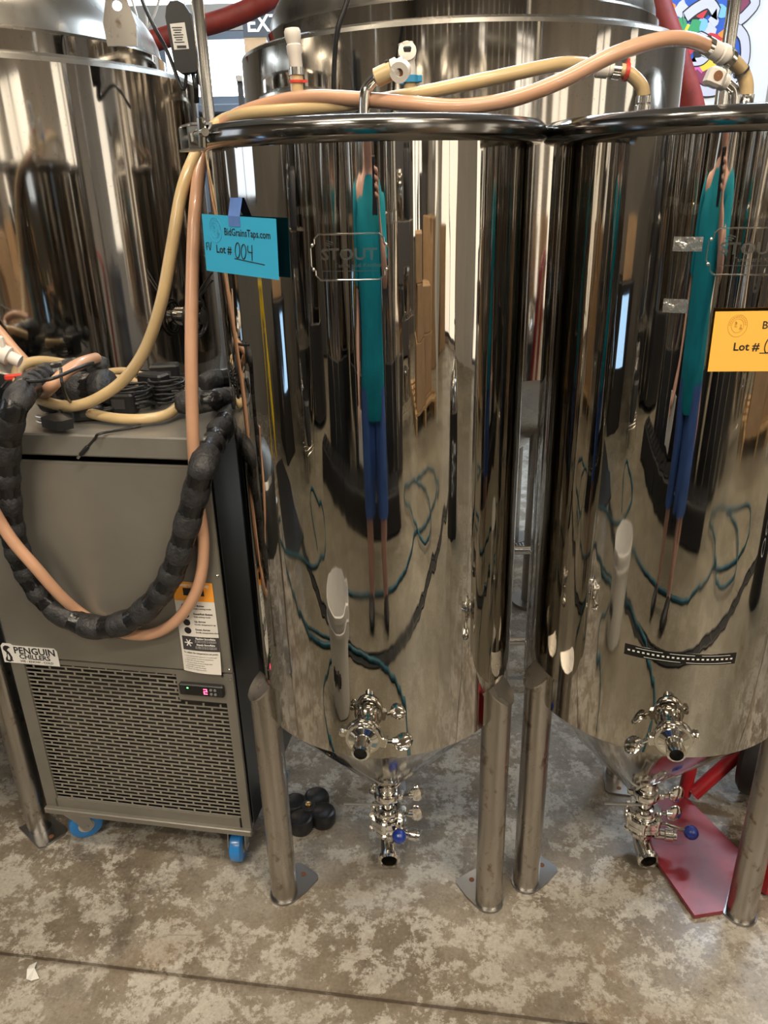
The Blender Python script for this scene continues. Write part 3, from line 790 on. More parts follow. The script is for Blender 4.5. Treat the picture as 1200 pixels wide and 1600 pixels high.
# ================================================================== CHILLER
bl, br = pz(75, 1264, .12), pz(393, 1301, .12)
u_ = Vector((br.x-bl.x, br.y-bl.y, 0)); CWD = u_.length; crz = math.atan2(u_.y, u_.x)
CD, CB, CT = .355, .12, .992
ch = thing('glycol_chiller', 'grey metal glycol chiller cabinet on blue casters with slotted front grille', 'chiller', (bl.x, bl.y, 0), crz)
CHM = Matrix.Translation((bl.x, bl.y, 0)) @ Matrix.Rotation(crz, 4, 'Z'); CHI = CHM.inverted()
def cf(x, y, off=0.0):
    """where the line of sight meets the plane `off` in front of the chiller's face (world point)"""
    o = CHI @ Vector((0,0,CAMH)); d = CHI.to_3x3() @ ray(x, y); tt = (-off - o.y)/d.y
    return CHM @ (o + d*tt)
def cl(x, y, off=0.0): return CHI @ cf(x, y, off)
CT = cl(311, 718).z                       # underside of the lid
LT = cl(309, 683).z - CT
zs = (cl(60, 1036).z + cl(355, 1046).z)/2
b_ = MB(); b_.box((CWD/2, .004, (zs+CT-.012)/2), (CWD, .008, CT-.012-zs-.003), bev=.002); b_.build('front_panel', 'chiller_steel', ch)
for xx in (.003, CWD-.003):
    MB().box((xx, CD/2+.01, (CB+CT)/2), (.006, CD-.02, CT-CB), bev=.001).build('side_panel', 'chiller_side', ch)
MB().box((CWD/2, CD-.003, (CB+CT)/2), (CWD-.014, .006, CT-CB)).build('back_panel', 'chiller_side', ch)
MB().box((CWD/2, CD/2, CB+.005), (CWD-.014, CD-.014, .010)).build('base_pan', 'chiller_side', ch)
MB().box((CWD/2, .06, (CB+zs)/2), (CWD-.02, .004, zs-CB-.02)).build('condenser', 'fin_metal', ch)
ld = MB(); ld.box((CWD/2, CD/2-.004, CT+LT/2), (CWD+.012, CD+.008, LT), bev=.003); ld.build('lid', 'chiller_lid', ch)
# lower frame and the punched grille
fr = MB(); sw = .030
fr.box((sw/2, .004, (CB+zs)/2), (sw, .008, zs-CB)); fr.box((CWD-.020/2, .004, (CB+zs)/2), (.020, .008, zs-CB))
fr.box((CWD/2, .004, CB+.018), (CWD-sw-.02, .008, .036)); fr.box((CWD/2, .004, zs-.006), (CWD-sw-.02, .008, .010))
fr.box((CWD/2, -.004, CB+.004), (CWD+.006, .012, .016), bev=.002)
fr.build('grille_frame', 'chiller_steel', ch)
c0, c1 = cl(282, 1056), cl(352, 1094)
nx, nz = c0.x-.010, c1.z-.008                # notch for the controller
MB().box(((nx+CWD-.02)/2, .004, (nz+zs-.011)/2), (CWD-.02-nx, .008, zs-.011-nz)).build('controller_panel', 'chiller_steel', ch)
gr = MB(); gx0, gx1, gz0, gz1 = sw, CWD-.020, CB+.036, zs-.011
rows = 37; pitch = (gz1-gz0)/rows; cp = .0375
for i in range(rows):
    z = gz0 + pitch*i
    xr = gx1 if z + pitch < nz else nx
    gr.box(((gx0+xr)/2, .005, z+.0020), (xr-gx0, .0016, .0029))
    x = gx0 + (cp/2 if i % 2 else cp*.98)
    while x < xr-.004:
        gr.box((x, .005, z+pitch/2+.0017), (.004, .0016, pitch-.0028)); x += cp
gr.build('grille', 'grille_paint', ch)
# digital controller
cm = (c0+c1)/2
dc = MB().box((cm.x, -.005, cm.z), (c1.x-c0.x+.004, .012, .027), bev=.002).build('controller', 'black_plastic', ch)
m = MB(); dx, dz = cm.x+.010, cm.z
def seg7(a, b_, c, d): m.box(((a+c)/2, -.0115, (b_+d)/2), (abs(c-a)+.0018, .0006, abs(d-b_)+.0018))
sw2, sh2 = .0062, .0056
seg7(dx-sw2/2, dz+sh2, dx+sw2/2, dz+sh2); seg7(dx+sw2/2, dz+sh2, dx+sw2/2, dz); seg7(dx-sw2/2, dz, dx+sw2/2, dz); seg7(dx-sw2/2, dz, dx-sw2/2, dz-sh2); seg7(dx-sw2/2, dz-sh2, dx+sw2/2, dz-sh2)
m.build('red_digit', 'red_led', dc)
MB().box((cm.x-.028, -.0115, cm.z+.006), (.003, .0008, .0025)).build('green_light', 'green_led', dc)
for i in range(4):
    q = (cm.x+.022+.009*(i % 2), -.0112, cm.z+(.005 if i < 2 else -.005))
    MB().cyl(q, (q[0], q[1]-.0012, q[2]), .003, seg=12).build('button', 'button_grey', dc)
MB().box((cm.x-.008, -.0112, cm.z), (.052, .0006, .020)).build('display_window', 'lcd_black', dc)
# corner screws
for (x, y) in ((347, 900), (363, 1047), (366, 1061), (8, 1030), (391, 1299)):
    q = cl(x, y); MB().ball((min(q.x, CWD-.006) if x > 100 else .008, -.001, q.z), .0032, 10, 6, (1,.6,1)).build('screw', 'chrome', ch)
# maker's plate
q0, q1 = cl(9, 1036), cl(88, 1010)
bw, bh = q1.x-q0.x, abs(cl(46, 1005).z-cl(46, 1038).z)*.88
bz = (cl(46, 1022)).z; bx = (q0.x+q1.x)/2
mt = Matrix.Translation((bx, -.0012, bz)) @ Matrix.Rotation(R_(90), 4, 'X')
outl = [(-bw/2, -bh/2), (bw/2, -bh/2), (bw/2, bh*.28), (bw/2-.006, bh*.42), (-bw*.28, bh*.42), (-bw*.32, bh*.5), (-bw*.46, bh*.5), (-bw/2, bh*.36)]
bg = MB().prism(outl, .0012, mt).build('brand_plate', 'label_white', ch)
mt2 = Matrix.Translation((bx, -.0026, bz)) @ Matrix.Rotation(R_(90), 4, 'X')
m = MB()
put_text(m, 'PENGUIN', bh*.48, mt2 @ Matrix.Translation((-bw*.28, bh*.03, 0)), bold=.0006, sx=1.02*bw*.74/(bh*.48*4.75)*1.1)
put_text(m, 'CHILLERS', bh*.34, mt2 @ Matrix.Translation((-bw*.20, -bh*.24, 0)), bold=.0005, sx=1.05)
put_text(m, 'WE - KNOW - COLD', bh*.15, mt2 @ Matrix.Translation((-bw*.20, -bh*.42, 0)), bold=.0002, sx=1.15)
# upright swan-like silhouette at the left end of the plate
sil = [(-.46,-.42),(-.40,-.46),(-.34,-.40),(-.33,-.20),(-.36,.02),(-.40,.16),(-.37,.26),(-.33,.30),(-.36,.38),(-.42,.40),(-.46,.32),(-.47,.18),(-.42,.02),(-.43,-.16),(-.46,-.30)]
m.add([mt2 @ Vector((x*bw, y*bh, 0)) for x, y in sil], [tuple(range(len(sil)))], False)
m.build('printed_text', 'ink', bg)
m = MB(); bel = [(-.42,-.34),(-.385,-.36),(-.37,-.20),(-.395,-.02),(-.41,-.10)]
mt3 = Matrix.Translation((bx, -.0029, bz)) @ Matrix.Rotation(R_(90), 4, 'X')
m.add([mt3 @ Vector((x*bw, y*bh, 0)) for x, y in bel], [tuple(range(len(bel)))], False); m.build('logo_belly', 'label_white', bg)

# instruction sheet (curled paper taped to the panel)
s0, s1, s2 = cl(272, 910), cl(334, 908), cl(290, 1046)
sW = .088; sH = abs(cl(300, 908).z-cl(316, 1046).z); sx0, szT = cl(270, 909).x+.006, cl(300, 909).z
sx0 = (cl(271, 912).x + cl(288, 1045).x)/2
sW = ((cl(333, 908).x + cl(347, 1045).x)/2 - sx0)
def sheet(u, v, off=0.0):                  # u 0..1 across, v 0..1 downward, with a curled lower right corner
    curl = .004*max(0, v-.55)**1.5*8*(.35+.65*u) + .0035*math.sin(math.pi*u)*v
    return Vector((sx0+u*sW, -.0016-curl-off, szT-v*sH))
def quad_patch(m, u0, u1, v0, v1, off, nu=6, nv=6):
    vs = [sheet(u0+(u1-u0)*i/nu, v0+(v1-v0)*j/nv, off) for j in range(nv+1) for i in range(nu+1)]
    m.add(vs, [(j*(nu+1)+i, (j+1)*(nu+1)+i, (j+1)*(nu+1)+i+1, j*(nu+1)+i+1) for j in range(nv) for i in range(nu)])
def sheet_text(m, body, size, u, v, bold=0, align='LEFT', off=.0006, sx=1):
    vs, fs = text_verts(body, size, bold, align)
    m.add([sheet(u+p.x*sx/sW, v-p.y/sH, off) for p in vs], fs, False)
m = MB(); quad_patch(m, 0, 1, 0, 1, 0, 12, 20)
sh = m.build('instruction_sheet', 'paper', ch)
m = MB(); quad_patch(m, 0, 1, 0, .205, .0003, 10, 5); m.build('orange_header', 'orange_print', sh)
m = MB(); quad_patch(m, .25, .77, .065, .145, .0005); m.build('printed_display', 'ink', sh)
m = MB(); quad_patch(m, .06, 1.0, .60, .755, .0004, 10, 4); m.build('dark_panel', 'grey_ink', sh)
m = MB(); sheet_text(m, 'Controller Setup', .0098, .5, .048, .0003, 'CENTER'); sheet_text(m, 'A', .006, .66, .095); sheet_text(m, 'Flashing Snowflake', .0055, .66, .63, .0002, 'CENTER'); sheet_text(m, 'Steady Snowflake', .0055, .66, .695, .0002, 'CENTER')
for v in (.648, .662, .715, .73): sheet_text(m, 'the chiller is at the set temperature', .0031, .66, v, 0, 'CENTER')
for k in range(3):
    a = math.pi*k/3
    dx_, dy_ = .0085*math.cos(a), .0085*math.sin(a); nx_, ny_ = -.0011*math.sin(a), .0011*math.cos(a)
    m.add([sheet(.22+p/sW, .672-q/sH, .0007) for p, q in ((dx_+nx_, dy_+ny_), (-dx_+nx_, -dy_+ny_), (-dx_-nx_, -dy_-ny_), (dx_-nx_, dy_-ny_))], [(0,1,2,3)], False)
m.build('white_print', 'label_white', sh)
m = MB()
for v in (.27, .36, .445, .535):
    m.add([sheet(.24+.0075*math.cos(2*math.pi*k/18)/sW, v+.0075*math.sin(2*math.pi*k/18)/sH, .0005) for k in range(18)][::-1], [tuple(range(18))], False)
for v, a, b in ((.262,'Set Button','Enters setting mode'), (.352,'Reset/Exit Button','Exits setting mode'), (.437,'Up Arrow','Scrolls temperature up'), (.527,'Down Arrow','Scrolls temperature down')):
    sheet_text(m, a, .0055, .44, v, .0002); sheet_text(m, b, .0046, .44, v+.03, .0001)
sheet_text(m, 'To adjust the temperature set point:', .0052, .06, .79, .0001, sx=.95)
for k, s_ in enumerate(('1. Press and hold SET button for 3 seconds until', '    screen changes to show set temperature', '2. Press SET once and release', '3. Use up or down arrow to change value', '    to the desired temperature', '4. Press SET to save the change', '5. Wait for the display to return')):
    sheet_text(m, s_, .0037, .07, .825+.024*k, 0, sx=.95)
m.build('printed_text', 'ink', sh)

# casters
def caster(p, rz, label=None):
    t = MB(); mt = Matrix.Translation(p) @ Matrix.Rotation(rz, 4, 'Z')
    q = mt.to_3x3(); h = CB
    t.box(mt @ Vector((0,0,h-.004)), (.060,.060,.006), mat=q)
    t.cyl(mt @ Vector((0,0,h-.006)), mt @ Vector((0,0,h-.018)), .022, seg=18)
    for s in (-1, 1):
        poly = [(.022,h-.016),(-.024,h-.016),(-.040,.044),(-.033,.028),(-.018,.030),(-.004,.062)]
        mm = mt @ Matrix.Translation((0, s*.020+.0012, 0)) @ Matrix.Rotation(R_(90), 4, 'X')
        t.prism(poly, .0025, mm)
    t.box(mt @ Vector((0,0,h-.017)), (.044,.042,.004), mat=q)
    o = t.build('caster', 'galv', ch)
    ax = q @ Vector((0,1,0)); wc = mt @ Vector((-.024,0,.0395))
    wl = MB().lathe([(.019,-.0150),(.032,-.0150),(.038,-.011),(.0395,0),(.038,.011),(.032,.0150),(.019,.0150)], wc, ax, 28).build('wheel', 'blue_poly', o)
    MB().lathe([(.001,-.0145),(.019,-.0145),(.019,.0145),(.001,.0145)], wc, ax, 20).build('wheel_hub', 'post_white', o)
    MB().cyl(wc - ax*.024, wc + ax*.024, .006, seg=8).build('axle_bolt', 'galv', o)
wl_ = CHI @ pz(138, 1306, 0); wr_ = CHI @ pz(374, 1338, 0)
caster(Vector((wl_.x-.022, wl_.y-.008, 0)), R_(215)); caster(Vector((wr_.x, wr_.y+.024, 0)), R_(95))
caster(Vector((.06,CD-.06,0)), R_(60)); caster(Vector((CWD-.06,CD-.06,0)), R_(150))

# ================================================================== HOSES, CORDS, THINGS ON THE CHILLER
ZTOP = CT+LT
def top(x, y, h=0.0): return pz(x, y, ZTOP+h)      # a point h above the chiller's lid
def foam_hose(name, label, pts, r=.024, lump=.055, n=10, group='taped black insulated hoses'):
    path = spline(pts, n)
    L = [0]
    for i in range(1, len(path)): L.append(L[-1] + (path[i]-path[i-1]).length)
    tot = L[-1]; N = int(tot/.006)
    fine = []; j = 0
    for k in range(N+1):
        s = tot*k/N
        while j < len(L)-2 and L[j+1] < s: j += 1
        f = (s-L[j])/max(L[j+1]-L[j], 1e-9); fine.append(path[j].lerp(path[j+1], f))
    knots = [0]
    while knots[-1] < tot: knots.append(knots[-1] + lump*random.uniform(.75, 1.3))
    def rf(t):
        s = t*tot
        d = min(abs(s-k) for k in knots)
        return r*(.80 + .25*min(1, (d/(lump*.42)))**.7)
    base = fine[len(fine)//2]
    o = thing(name, label, 'hose', (0,0,0), 0, group)
    MB().tube(fine, rf, 14).build('foam_sleeve', 'foam_hose', o, ang=80)
    for k in knots[1:-1]:
        i = min(int(k/tot*N), N-2)
        if i < 2: continue
        i = max(2, min(i, N-3))
        MB().tube([fine[i-2], fine[i-1], fine[i], fine[i+1], fine[i+2]], lambda t: r*(.94+.02*math.sin(t*9)), 14).build('tape_wrap', 'black_tape', o, ang=80)
    return o
def hose(name, label, pts, r, mat, cat='hose', group=None, n=8, seg=12):
    return MB().tube(spline(pts, n), r, seg).build(name, mat, None, label=label, cat=cat, group=group, ang=80)

# the big looped insulated hose hanging over the chiller front
foam_hose('insulated_hose', 'thick black taped hose looping down across the chiller front',
    [top(168, 575, .075), top(140, 573, .08), top(105, 580, .075), top(65, 590, .07), cf(28, 625, .055), cf(12, 690, .045), cf(12, 770, .038), cf(24, 850, .036), cf(55, 915, .036), cf(95, 957, .036), cf(150, 980, .038), cf(205, 968, .036), cf(248, 930, .036), cf(275, 880, .036), cf(292, 820, .036), cf(306, 770, .036), cf(318, 725, .040), py(340, 680, 1.36), py(362, 650, 1.44), py(385, 640, 1.56)])
foam_hose('insulated_hose', 'short black taped hose lying on the chiller behind the clutter, upper of two', [py(315, 600, 1.58), py(335, 593, 1.60), py(360, 590, 1.62), py(400, 590, 1.66)], r=.021)
foam_hose('insulated_hose', 'short black taped hose on the right end of the chiller, lower of two', [top(275, 630, .03), top(312, 628, .03), top(340, 625, .03), py(362, 622, 1.60)], r=.022)
foam_hose('insulated_hose', 'black taped hose piled flat on the chiller behind the looped tubing', [top(60, 622, .03), top(100, 612, .04), top(150, 607, .05), top(172, 604, .055)], r=.034, lump=.05)

# tubing
hose('silicone_tubing', 'amber tubing hanging from the centre fermenter and looping over the chiller',
    [py(915, 100, 1.44), py(870, 101, 1.40), py(760, 124, 1.36), py(640, 149, 1.36), py(540, 164, 1.38), py(450, 172, 1.42), py(385, 178, 1.46), py(345, 190, 1.50), py(322, 212, 1.46), py(305, 243, 1.40), py(284, 300, 1.36), py(268, 390, 1.34), py(250, 480, 1.34), py(222, 555, 1.36), py(180, 605, 1.385), py(120, 634, 1.40), py(65, 625, 1.43), py(30, 598, 1.47), py(30, 574, 1.52), py(62, 564, 1.56), py(100, 568, 1.60)], .0105, 'amber_tube', 'tubing')
hose('silicone_tubing', 'pink tubing crossing both lids and dropping straight down the chiller front',
    [py(1108, 74, 1.36), py(1075, 62, 1.33), py(1030, 63, 1.31), py(960, 85, 1.29), py(880, 125, 1.28), py(800, 155, 1.28), py(720, 167, 1.30), py(640, 162, 1.32), py(560, 155, 1.36), py(490, 152, 1.40), py(430, 160, 1.44), py(370, 180, 1.48), py(335, 205, 1.50), py(317, 240, 1.42), py(306, 320, 1.34), py(301, 420, 1.31), py(299, 560, 1.28), cf(302, 690, .030), cf(308, 770, .012), cf(318, 850, .014), cf(310, 915, .016), cf(280, 965, .018), cf(240, 990, .014), cf(195, 990, .012), cf(150, 972, .012), cf(122, 955, .024), cf(92, 928, .050), cf(55, 886, .070), cf(22, 848, .076), cf(0, 815, .078), cf(-20, 780, .09)], .0112, 'pink_tube', 'tubing')
t_ = thing('silicone_tubing', 'short amber tubing curving across the chiller lid to a steel connector', 'tubing')
MB().tube(spline([top(72, 608, .045), top(95, 622, .03), top(125, 640, .018), top(170, 652, .014), top(220, 655, .014), top(260, 648, .016), top(281, 632, .022)], 8), .0100, 12).build('tube', 'amber_tube', t_, ang=80)
cpt = top(281, 632, .022); cdir = (top(290, 618, .030)-cpt).normalized()
MB().lathe([(.0125,-.006),(.0125,.004),(.0145,.006),(.0145,.012),(.011,.014),(.011,.022),(.015,.024),(.015,.034)], cpt, cdir, 18, capb=True).build('connector', 'chrome', t_)
hose('silicone_tubing', 'dusty pink tubing lying over the coiled black hose on the chiller', [top(150, 560, .10), top(130, 566, .105), top(105, 580, .10), top(80, 604, .08), top(62, 622, .03)], .0115, 'pink_tube', 'tubing')
t_ = thing('silicone_tubing', 'pair of pale tubes with a small white end on the chiller', 'tubing')
for k, ps in enumerate(([top(160, 583, .05), top(195, 580, .045), top(225, 588, .035), top(243, 595, .03)], [top(165, 592, .04), top(200, 592, .035), top(222, 602, .025), top(234, 610, .02)])):
    MB().tube(spline(ps, 6), .0085, 10).build('tube', 'amber_tube', t_, ang=80)
MB().box(top(245, 594, .032), (.012,.012,.02), bev=.002).build('end_cap', 'label_white', t_)
hose('silicone_tubing', 'thin pink tube at the left edge coming down toward the chiller', [py(-25, 492, 1.60), py(0, 519, 1.60), py(20, 543, 1.59), py(42, 568, 1.58), py(60, 595, 1.56)], .0105, 'pink_tube', 'tubing')
hv = py(4, 552, 1.48); t_ = thing('hose_valve', 'white plastic hose valve at the left edge above the chiller', 'valve', hv)
MB().lathe([(.013,-.03),(.013,-.012),(.018,-.010),(.018,.012),(.012,.014),(.012,.035)], (0,0,0), (1,0,-.55), 16, capa=True, capb=True).build('body', 'white_plastic', t_)
MB().box((.0,-.005,.022), (.020,.012,.024), bev=.003).build('lever', 'white_plastic', t_)
MB().box((.02,-.004,-.045), (.045,.010,.012), rz=.3, bev=.003).build('red_grip', 'red_plastic', t_)

# power bricks, cords and plug on the chiller lid
def brick(label, p, size, rz, tilt=0):
    t = thing('power_adapter', label, 'adapter', p, rz, 'power adapters on the chiller')
    MB().box((0,0,size[2]/2), size, bev=.004).build('case', 'black_plastic', t)
    MB().box((0,-size[1]/2-.0004,size[2]*.55), (size[0]*.45, .0008, size[2]*.45)).build('rating_label', 'grey_ink', t)
    MB().tube(spline([(size[0]/2-.002,0,size[2]/2),(size[0]/2+.02,.01,size[2]/2),(size[0]/2+.035,.03,.008)], 5), .003, 8).build('lead', 'black_plastic', t)
    return t
brick('black power adapter in the middle of the cord pile on the chiller', top(193, 646), (.058,.036,.042), crz+.1)
brick('black power adapter leaning behind the cord pile on the chiller', top(245, 628), (.060,.036,.060), crz-.25)
brick('black power adapter standing at the back of the cord pile on the chiller', top(262, 607), (.062,.040,.055), crz+.3)
brick('flat black power adapter at the left of the cord pile on the chiller', top(140, 655), (.055,.040,.030), crz+.4)
def coil(label, p, rx, ry, turns, h, seed):
    rnd = random.Random(seed); pts = []
    for k in range(turns*12):
        a = 2*math.pi*k/12; q = k/(turns*12)
        pts.append(p + Vector((rx*(1+.12*rnd.uniform(-1,1))*math.cos(a), ry*(1+.12*rnd.uniform(-1,1))*math.sin(a), .004+h*q+.004*rnd.uniform(0,1))))
    MB().tube(spline(pts, 3), .0028, 6).build('coiled_cord', 'black_plastic', None, loc=p, label=label, cat='cord', group='coiled cords on the chiller', ang=80)
coil('coil of black cord in the middle of the chiller lid', top(205, 640, 0), .045, .035, 6, .045, 1)
coil('coil of black cord beside the steel connector on the chiller lid', top(265, 632, 0), .035, .030, 6, .05, 2)
coil('loose black cord coil at the left of the cord pile', top(160, 645, 0), .038, .030, 5, .035, 3)
coil('small black cord coil at the back of the chiller lid', top(225, 612, 0), .040, .030, 5, .04, 5)
# wall plug hanging over the front edge of the lid
pp = top(88, 660, .020); t_ = thing('power_plug', 'black right-angle power plug with two bare prongs at the front of the chiller lid', 'plug', pp, R_(-35))
MB().prism([(-.028,-.012),(.020,-.014),(.030,-.006),(.030,.014),(.004,.016),(-.030,.030),(-.034,.012)], .018, Matrix.Translation((0,0,-.010))).build('body', 'black_plastic', t_)
for s in (-.004, .006):
    MB().box((-.040,-.004,s), (.022,.007,.0022)).build('prong', 'chrome', t_)
MB().tube(spline([(-.028,.022,0),(-.040,.045,.01),(-.02,.085,.02)], 5), .004, 8).build('cord', 'black_plastic', t_)
# barrel jack lead hanging down the front
t_ = thing('jack_lead', 'thin black lead with a barrel jack dangling over the chiller lid edge', 'cord')
MB().tube(spline([top(220, 665, .004), top(185, 672, .004), top(155, 678, .006), cf(148, 686, .008), cf(138, 697, .008)], 6), .0026, 8).build('cord', 'black_plastic', t_)
MB().lathe([(.003,0),(.0042,.004),(.0042,.024),(.003,.026)], cf(138, 697, .008), cf(122, 715, .010)-cf(138, 697, .008), 10, capb=True).build('plug', 'black_plastic', t_)
dd = (cf(122, 715, .010)-cf(138, 697, .008)).normalized()
MB().cyl(cf(138, 697, .008)+dd*.024, cf(138, 697, .008)+dd*.034, .0025, seg=8).build('tip', 'chrome', t_)
hose('black_cable', 'thin black cord running in an arc over the coiled hoses', [top(2, 606, .05), top(20, 590, .07), top(45, 596, .10), top(80, 592, .115), top(115, 578, .11), top(135, 570, .11), top(145, 567, .105)], .0032, 'black_plastic', 'cord')
hose('black_cable', 'thin black cord looping down from the tubing onto the chiller lid', [top(95, 576, .115), top(97, 598, .10), top(105, 622, .06), top(116, 632, .03)], .0028, 'black_plastic', 'cord')

# ================================================================== LID FITTINGS AND CLAMPS
def ring(mb, c, ax, r, t=.0025, wd=.008):
    mb.lathe([(r,-wd/2),(r+t,-wd/2),(r+t,wd/2),(r,wd/2),(r,-wd/2)], c, ax, 18)
# amber sleeve and white disconnect on the elbow of the centre lid
e0, e1 = py(590, 121, 1.33), py(612, 110, 1.325)
t_ = thing('hose_coupling', 'white quick disconnect on an amber sleeve atop the centre lid elbow', 'coupling', e0)
d_ = (e1-e0)
MB().lathe([(.0095,-.004),(.0135,-.002),(.0135,.024),(.0095,.026)], (0,0,0), d_, 16, capa=True, capb=True).build('sleeve', 'amber_tube', t_)
MB().lathe([(.008,.024),(.0145,.026),(.0145,.034),(.011,.036),(.011,.046)], (0,0,0), d_, 18, capa=True, capb=True).build('body', 'white_plastic', t_)
fpos = py(625, 112, 1.315)-e0
cup = MB().lathe([(.006,.004),(.006,-.006),(.0145,-.006),(.0145,.014),(.010,.018)][::-1], fpos, (.25,1,.35), 18).build('socket', 'white_plastic', t_)
MB().lathe([(.0004,-.002),(.0062,-.002)], fpos, (.25,1,.35), 14).build('socket_bore', 'rust_brown', cup)
MB().box(py(609, 103, 1.325)-e0, (.016,.010,.016), rz=.4, bev=.002).build('latch_button', 'black_plastic', t_)
# upright white disconnect with blue clamp behind it
e0 = py(641, 152, 1.42); t_ = thing('hose_coupling', 'upright white disconnect with a blue clamp on a short hose, centre lid', 'coupling', e0)
e1 = py(641, 122, 1.42)-e0; e2 = py(636, 84, 1.42)-e0
MB().cyl((0,0,-.02), e1, .0105, seg=14).build('tube', 'amber_tube', t_)
m = MB(); ring(m, e1*.94, e1, .0105, .004, .010); m.box(e1*.94 + Vector((.014,-.004,0)), (.010,.008,.010), bev=.001); m.box(e1*.94 + Vector((-.013,-.004,-.004)), (.008,.007,.008), bev=.001); m.build('hose_clamp', 'blue_clamp', t_)
MB().lathe([(.009,0),(.011,.004),(.011,.026),(.008,.03),(.008,.036),(.012,.040),(.012,.05)], e1, e2-e1, 16, capa=True, capb=True).build('body', 'white_plastic', t_)
MB().lathe([(.006,-.004),(.0145,-.006),(.0145,.012),(.008,.014)], e2, (0,-1,.25), 16, capa=True, capb=True).build('head', 'white_plastic', t_)
MB().box(e2 + Vector((0,-.012,.004)), (.013,.006,.010), bev=.002).build('latch_button', 'black_plastic', t_)
# pale disconnect and hose on the left of the centre lid
e0 = py(465, 152, 1.46); t_ = thing('hose_coupling', 'pale plastic disconnect on an upright hose with a red zip tie', 'coupling', e0)
e1 = py(463, 108, 1.46)-e0; e2 = py(458, 62, 1.46)-e0
MB().cyl((0,0,-.02), e1, .0105, seg=14).build('tube', 'amber_tube', t_)
m = MB(); ring(m, e1*.92, e1, .0105, .002, .011); m.build('hose_clamp', 'chrome', t_)
m = MB(); ring(m, e1*.55, e1, .0105, .0022, .004); m.box(e1*.55 + Vector((.014,-.006,0)), (.008,.004,.004)); m.build('zip_tie', 'red_plastic', t_)
MB().lathe([(.010,0),(.011,.004),(.011,.020),(.0125,.024),(.0125,.034),(.0105,.036),(.0135,.046),(.0135,.054),(.0115,.058)], e1, e2-e1, 16, capa=True, capb=True).build('body', 'white_plastic', t_)
# connector at the end of the amber line into the right lid
t_ = thing('hose_coupling', 'white and steel coupling with a red clamp on the left barb of the right lid', 'coupling')
a0, a1, a2 = py(930, 107, 1.44), py(962, 110, 1.44), py(978, 112, 1.44)
MB().lathe([(.011,0),(.0135,.003),(.0135,.020),(.011,.022),(.011,(a1-a0).length)], a0, a1-a0, 16, capa=True, capb=True).build('body', 'white_plastic', t_)
m = MB(); ring(m, a1, a2-a1, .0115, .0025, .012); m.build('hose_clamp', 'chrome', t_)
m = MB(); ring(m, py(922, 103, 1.44), a0-py(922, 103, 1.44), .0105, .003, .007); m.box(py(922, 92, 1.44), (.004,.006,.012)); m.build('hose_clamp', 'chrome', t_)
m = MB(); ring(m, a2, a2-a1, .0115, .003, .006); m.box(a2 + Vector((.001,-.006,.014)), (.004,.006,.008)); m.build('red_clamp', 'red_plastic', t_)
MB().tube(spline([a1, a2, py(992, 122, 1.44), py(1003, 136, 1.44), py(1006, 150, 1.44)], 6), .011, 12).build('tube', 'amber_tube', t_, ang=80)
b0_ = py(1006, 150, 1.44)
MB().lathe([(.0125,0),(.0125,.010),(.011,.012),(.0135,.014),(.0135,.022),(.011,.024),(.011,.034)], b0_, (0,0,-1), 16, capa=True, capb=True).build('barb', 'chrome', t_)
# coupling at the end of the pink line, dropping into the right lid
t_ = thing('hose_coupling', 'pale coupling with steel clamps joining the pink tubing to the right lid', 'coupling')
a0, a1, a2 = py(1108, 74, 1.36), py(1138, 90, 1.37), py(1150, 100, 1.38)
MB().lathe([(.010,-.004),(.0135,0),(.0135,.018),(.011,.020),(.015,.022),(.015,.032),(.011,.034),(.011,(a1-a0).length)], a0, a1-a0, 16, capa=True, capb=True).build('body', 'white_plastic', t_)
m = MB(); ring(m, a0 + (a0-a1)*.08, a1-a0, .0115, .0025, .010); m.build('hose_clamp', 'chrome', t_)
m = MB(); ring(m, a1, a2-a1, .0115, .0025, .010); m.build('hose_clamp', 'chrome', t_)
MB().tube(spline([a1, a2, py(1161, 115, 1.39), py(1166, 132, 1.39), py(1166, 150, 1.39)], 6), .011, 12).build('tube', 'amber_tube', t_, ang=80)
b0_ = py(1166, 148, 1.39)
MB().lathe([(.0125,0),(.0125,.012),(.0135,.014),(.0135,.036)], b0_, (0,0,-1), 16, capa=True, capb=True).build('barb', 'chrome', t_)
m = MB(); ring(m, py(1158, 112, 1.388), py(1163, 122, 1.39)-py(1154, 104, 1.385), .0112, .0016, .003); m.build('zip_tie', 'black_plastic', t_)
# white square disconnect on a bent steel pipe on the right lid
t_ = thing('hose_coupling', 'square white disconnect on a bent steel pipe, right lid beside the post', 'coupling')
MB().tube(spline([py(1146, 172, 1.33), py(1147, 150, 1.33), py(1145, 140, 1.33), py(1138, 133, 1.33), py(1131, 129, 1.33)], 6), .0085, 12).build('pipe', 'chrome', t_)
a0, a1 = py(1133, 130, 1.33), py(1117, 121, 1.32)
MB().lathe([(.010,0),(.012,.002),(.012,.010),(.009,.012),(.009,.018)], a0, a1-a0, 16, capa=True, capb=True).build('body', 'white_plastic', t_)
hd_ = MB().box(a1, (.026,.024,.026), bev=.004, mat=Matrix.Rotation(.35, 3, 'Y')).build('head', 'white_plastic', t_)
MB().lathe([(.0005,0),(.007,0)], a1 + Vector((0,-.0125,.001)), (0,-1,0), 14).build('socket_bore', 'rust_brown', hd_)

# ================================================================== TAGS, TAPE, STICKERS ON THE FERMENTERS
def card(name, label, c, wdt, hgt, right, mat, up=Vector((0,0,1))):
    right = Vector(right).normalized(); up = (up-right*up.dot(right)).normalized(); n = right.cross(up)
    mt = Matrix((right, up, n)).transposed().to_4x4(); mt.translation = c
    o = thing(name, label, 'tag', (0,0,0)); o.matrix_world = mt
    MB().box((0,0,0), (wdt, hgt, .0005)).build('card', mat, o)
    return o
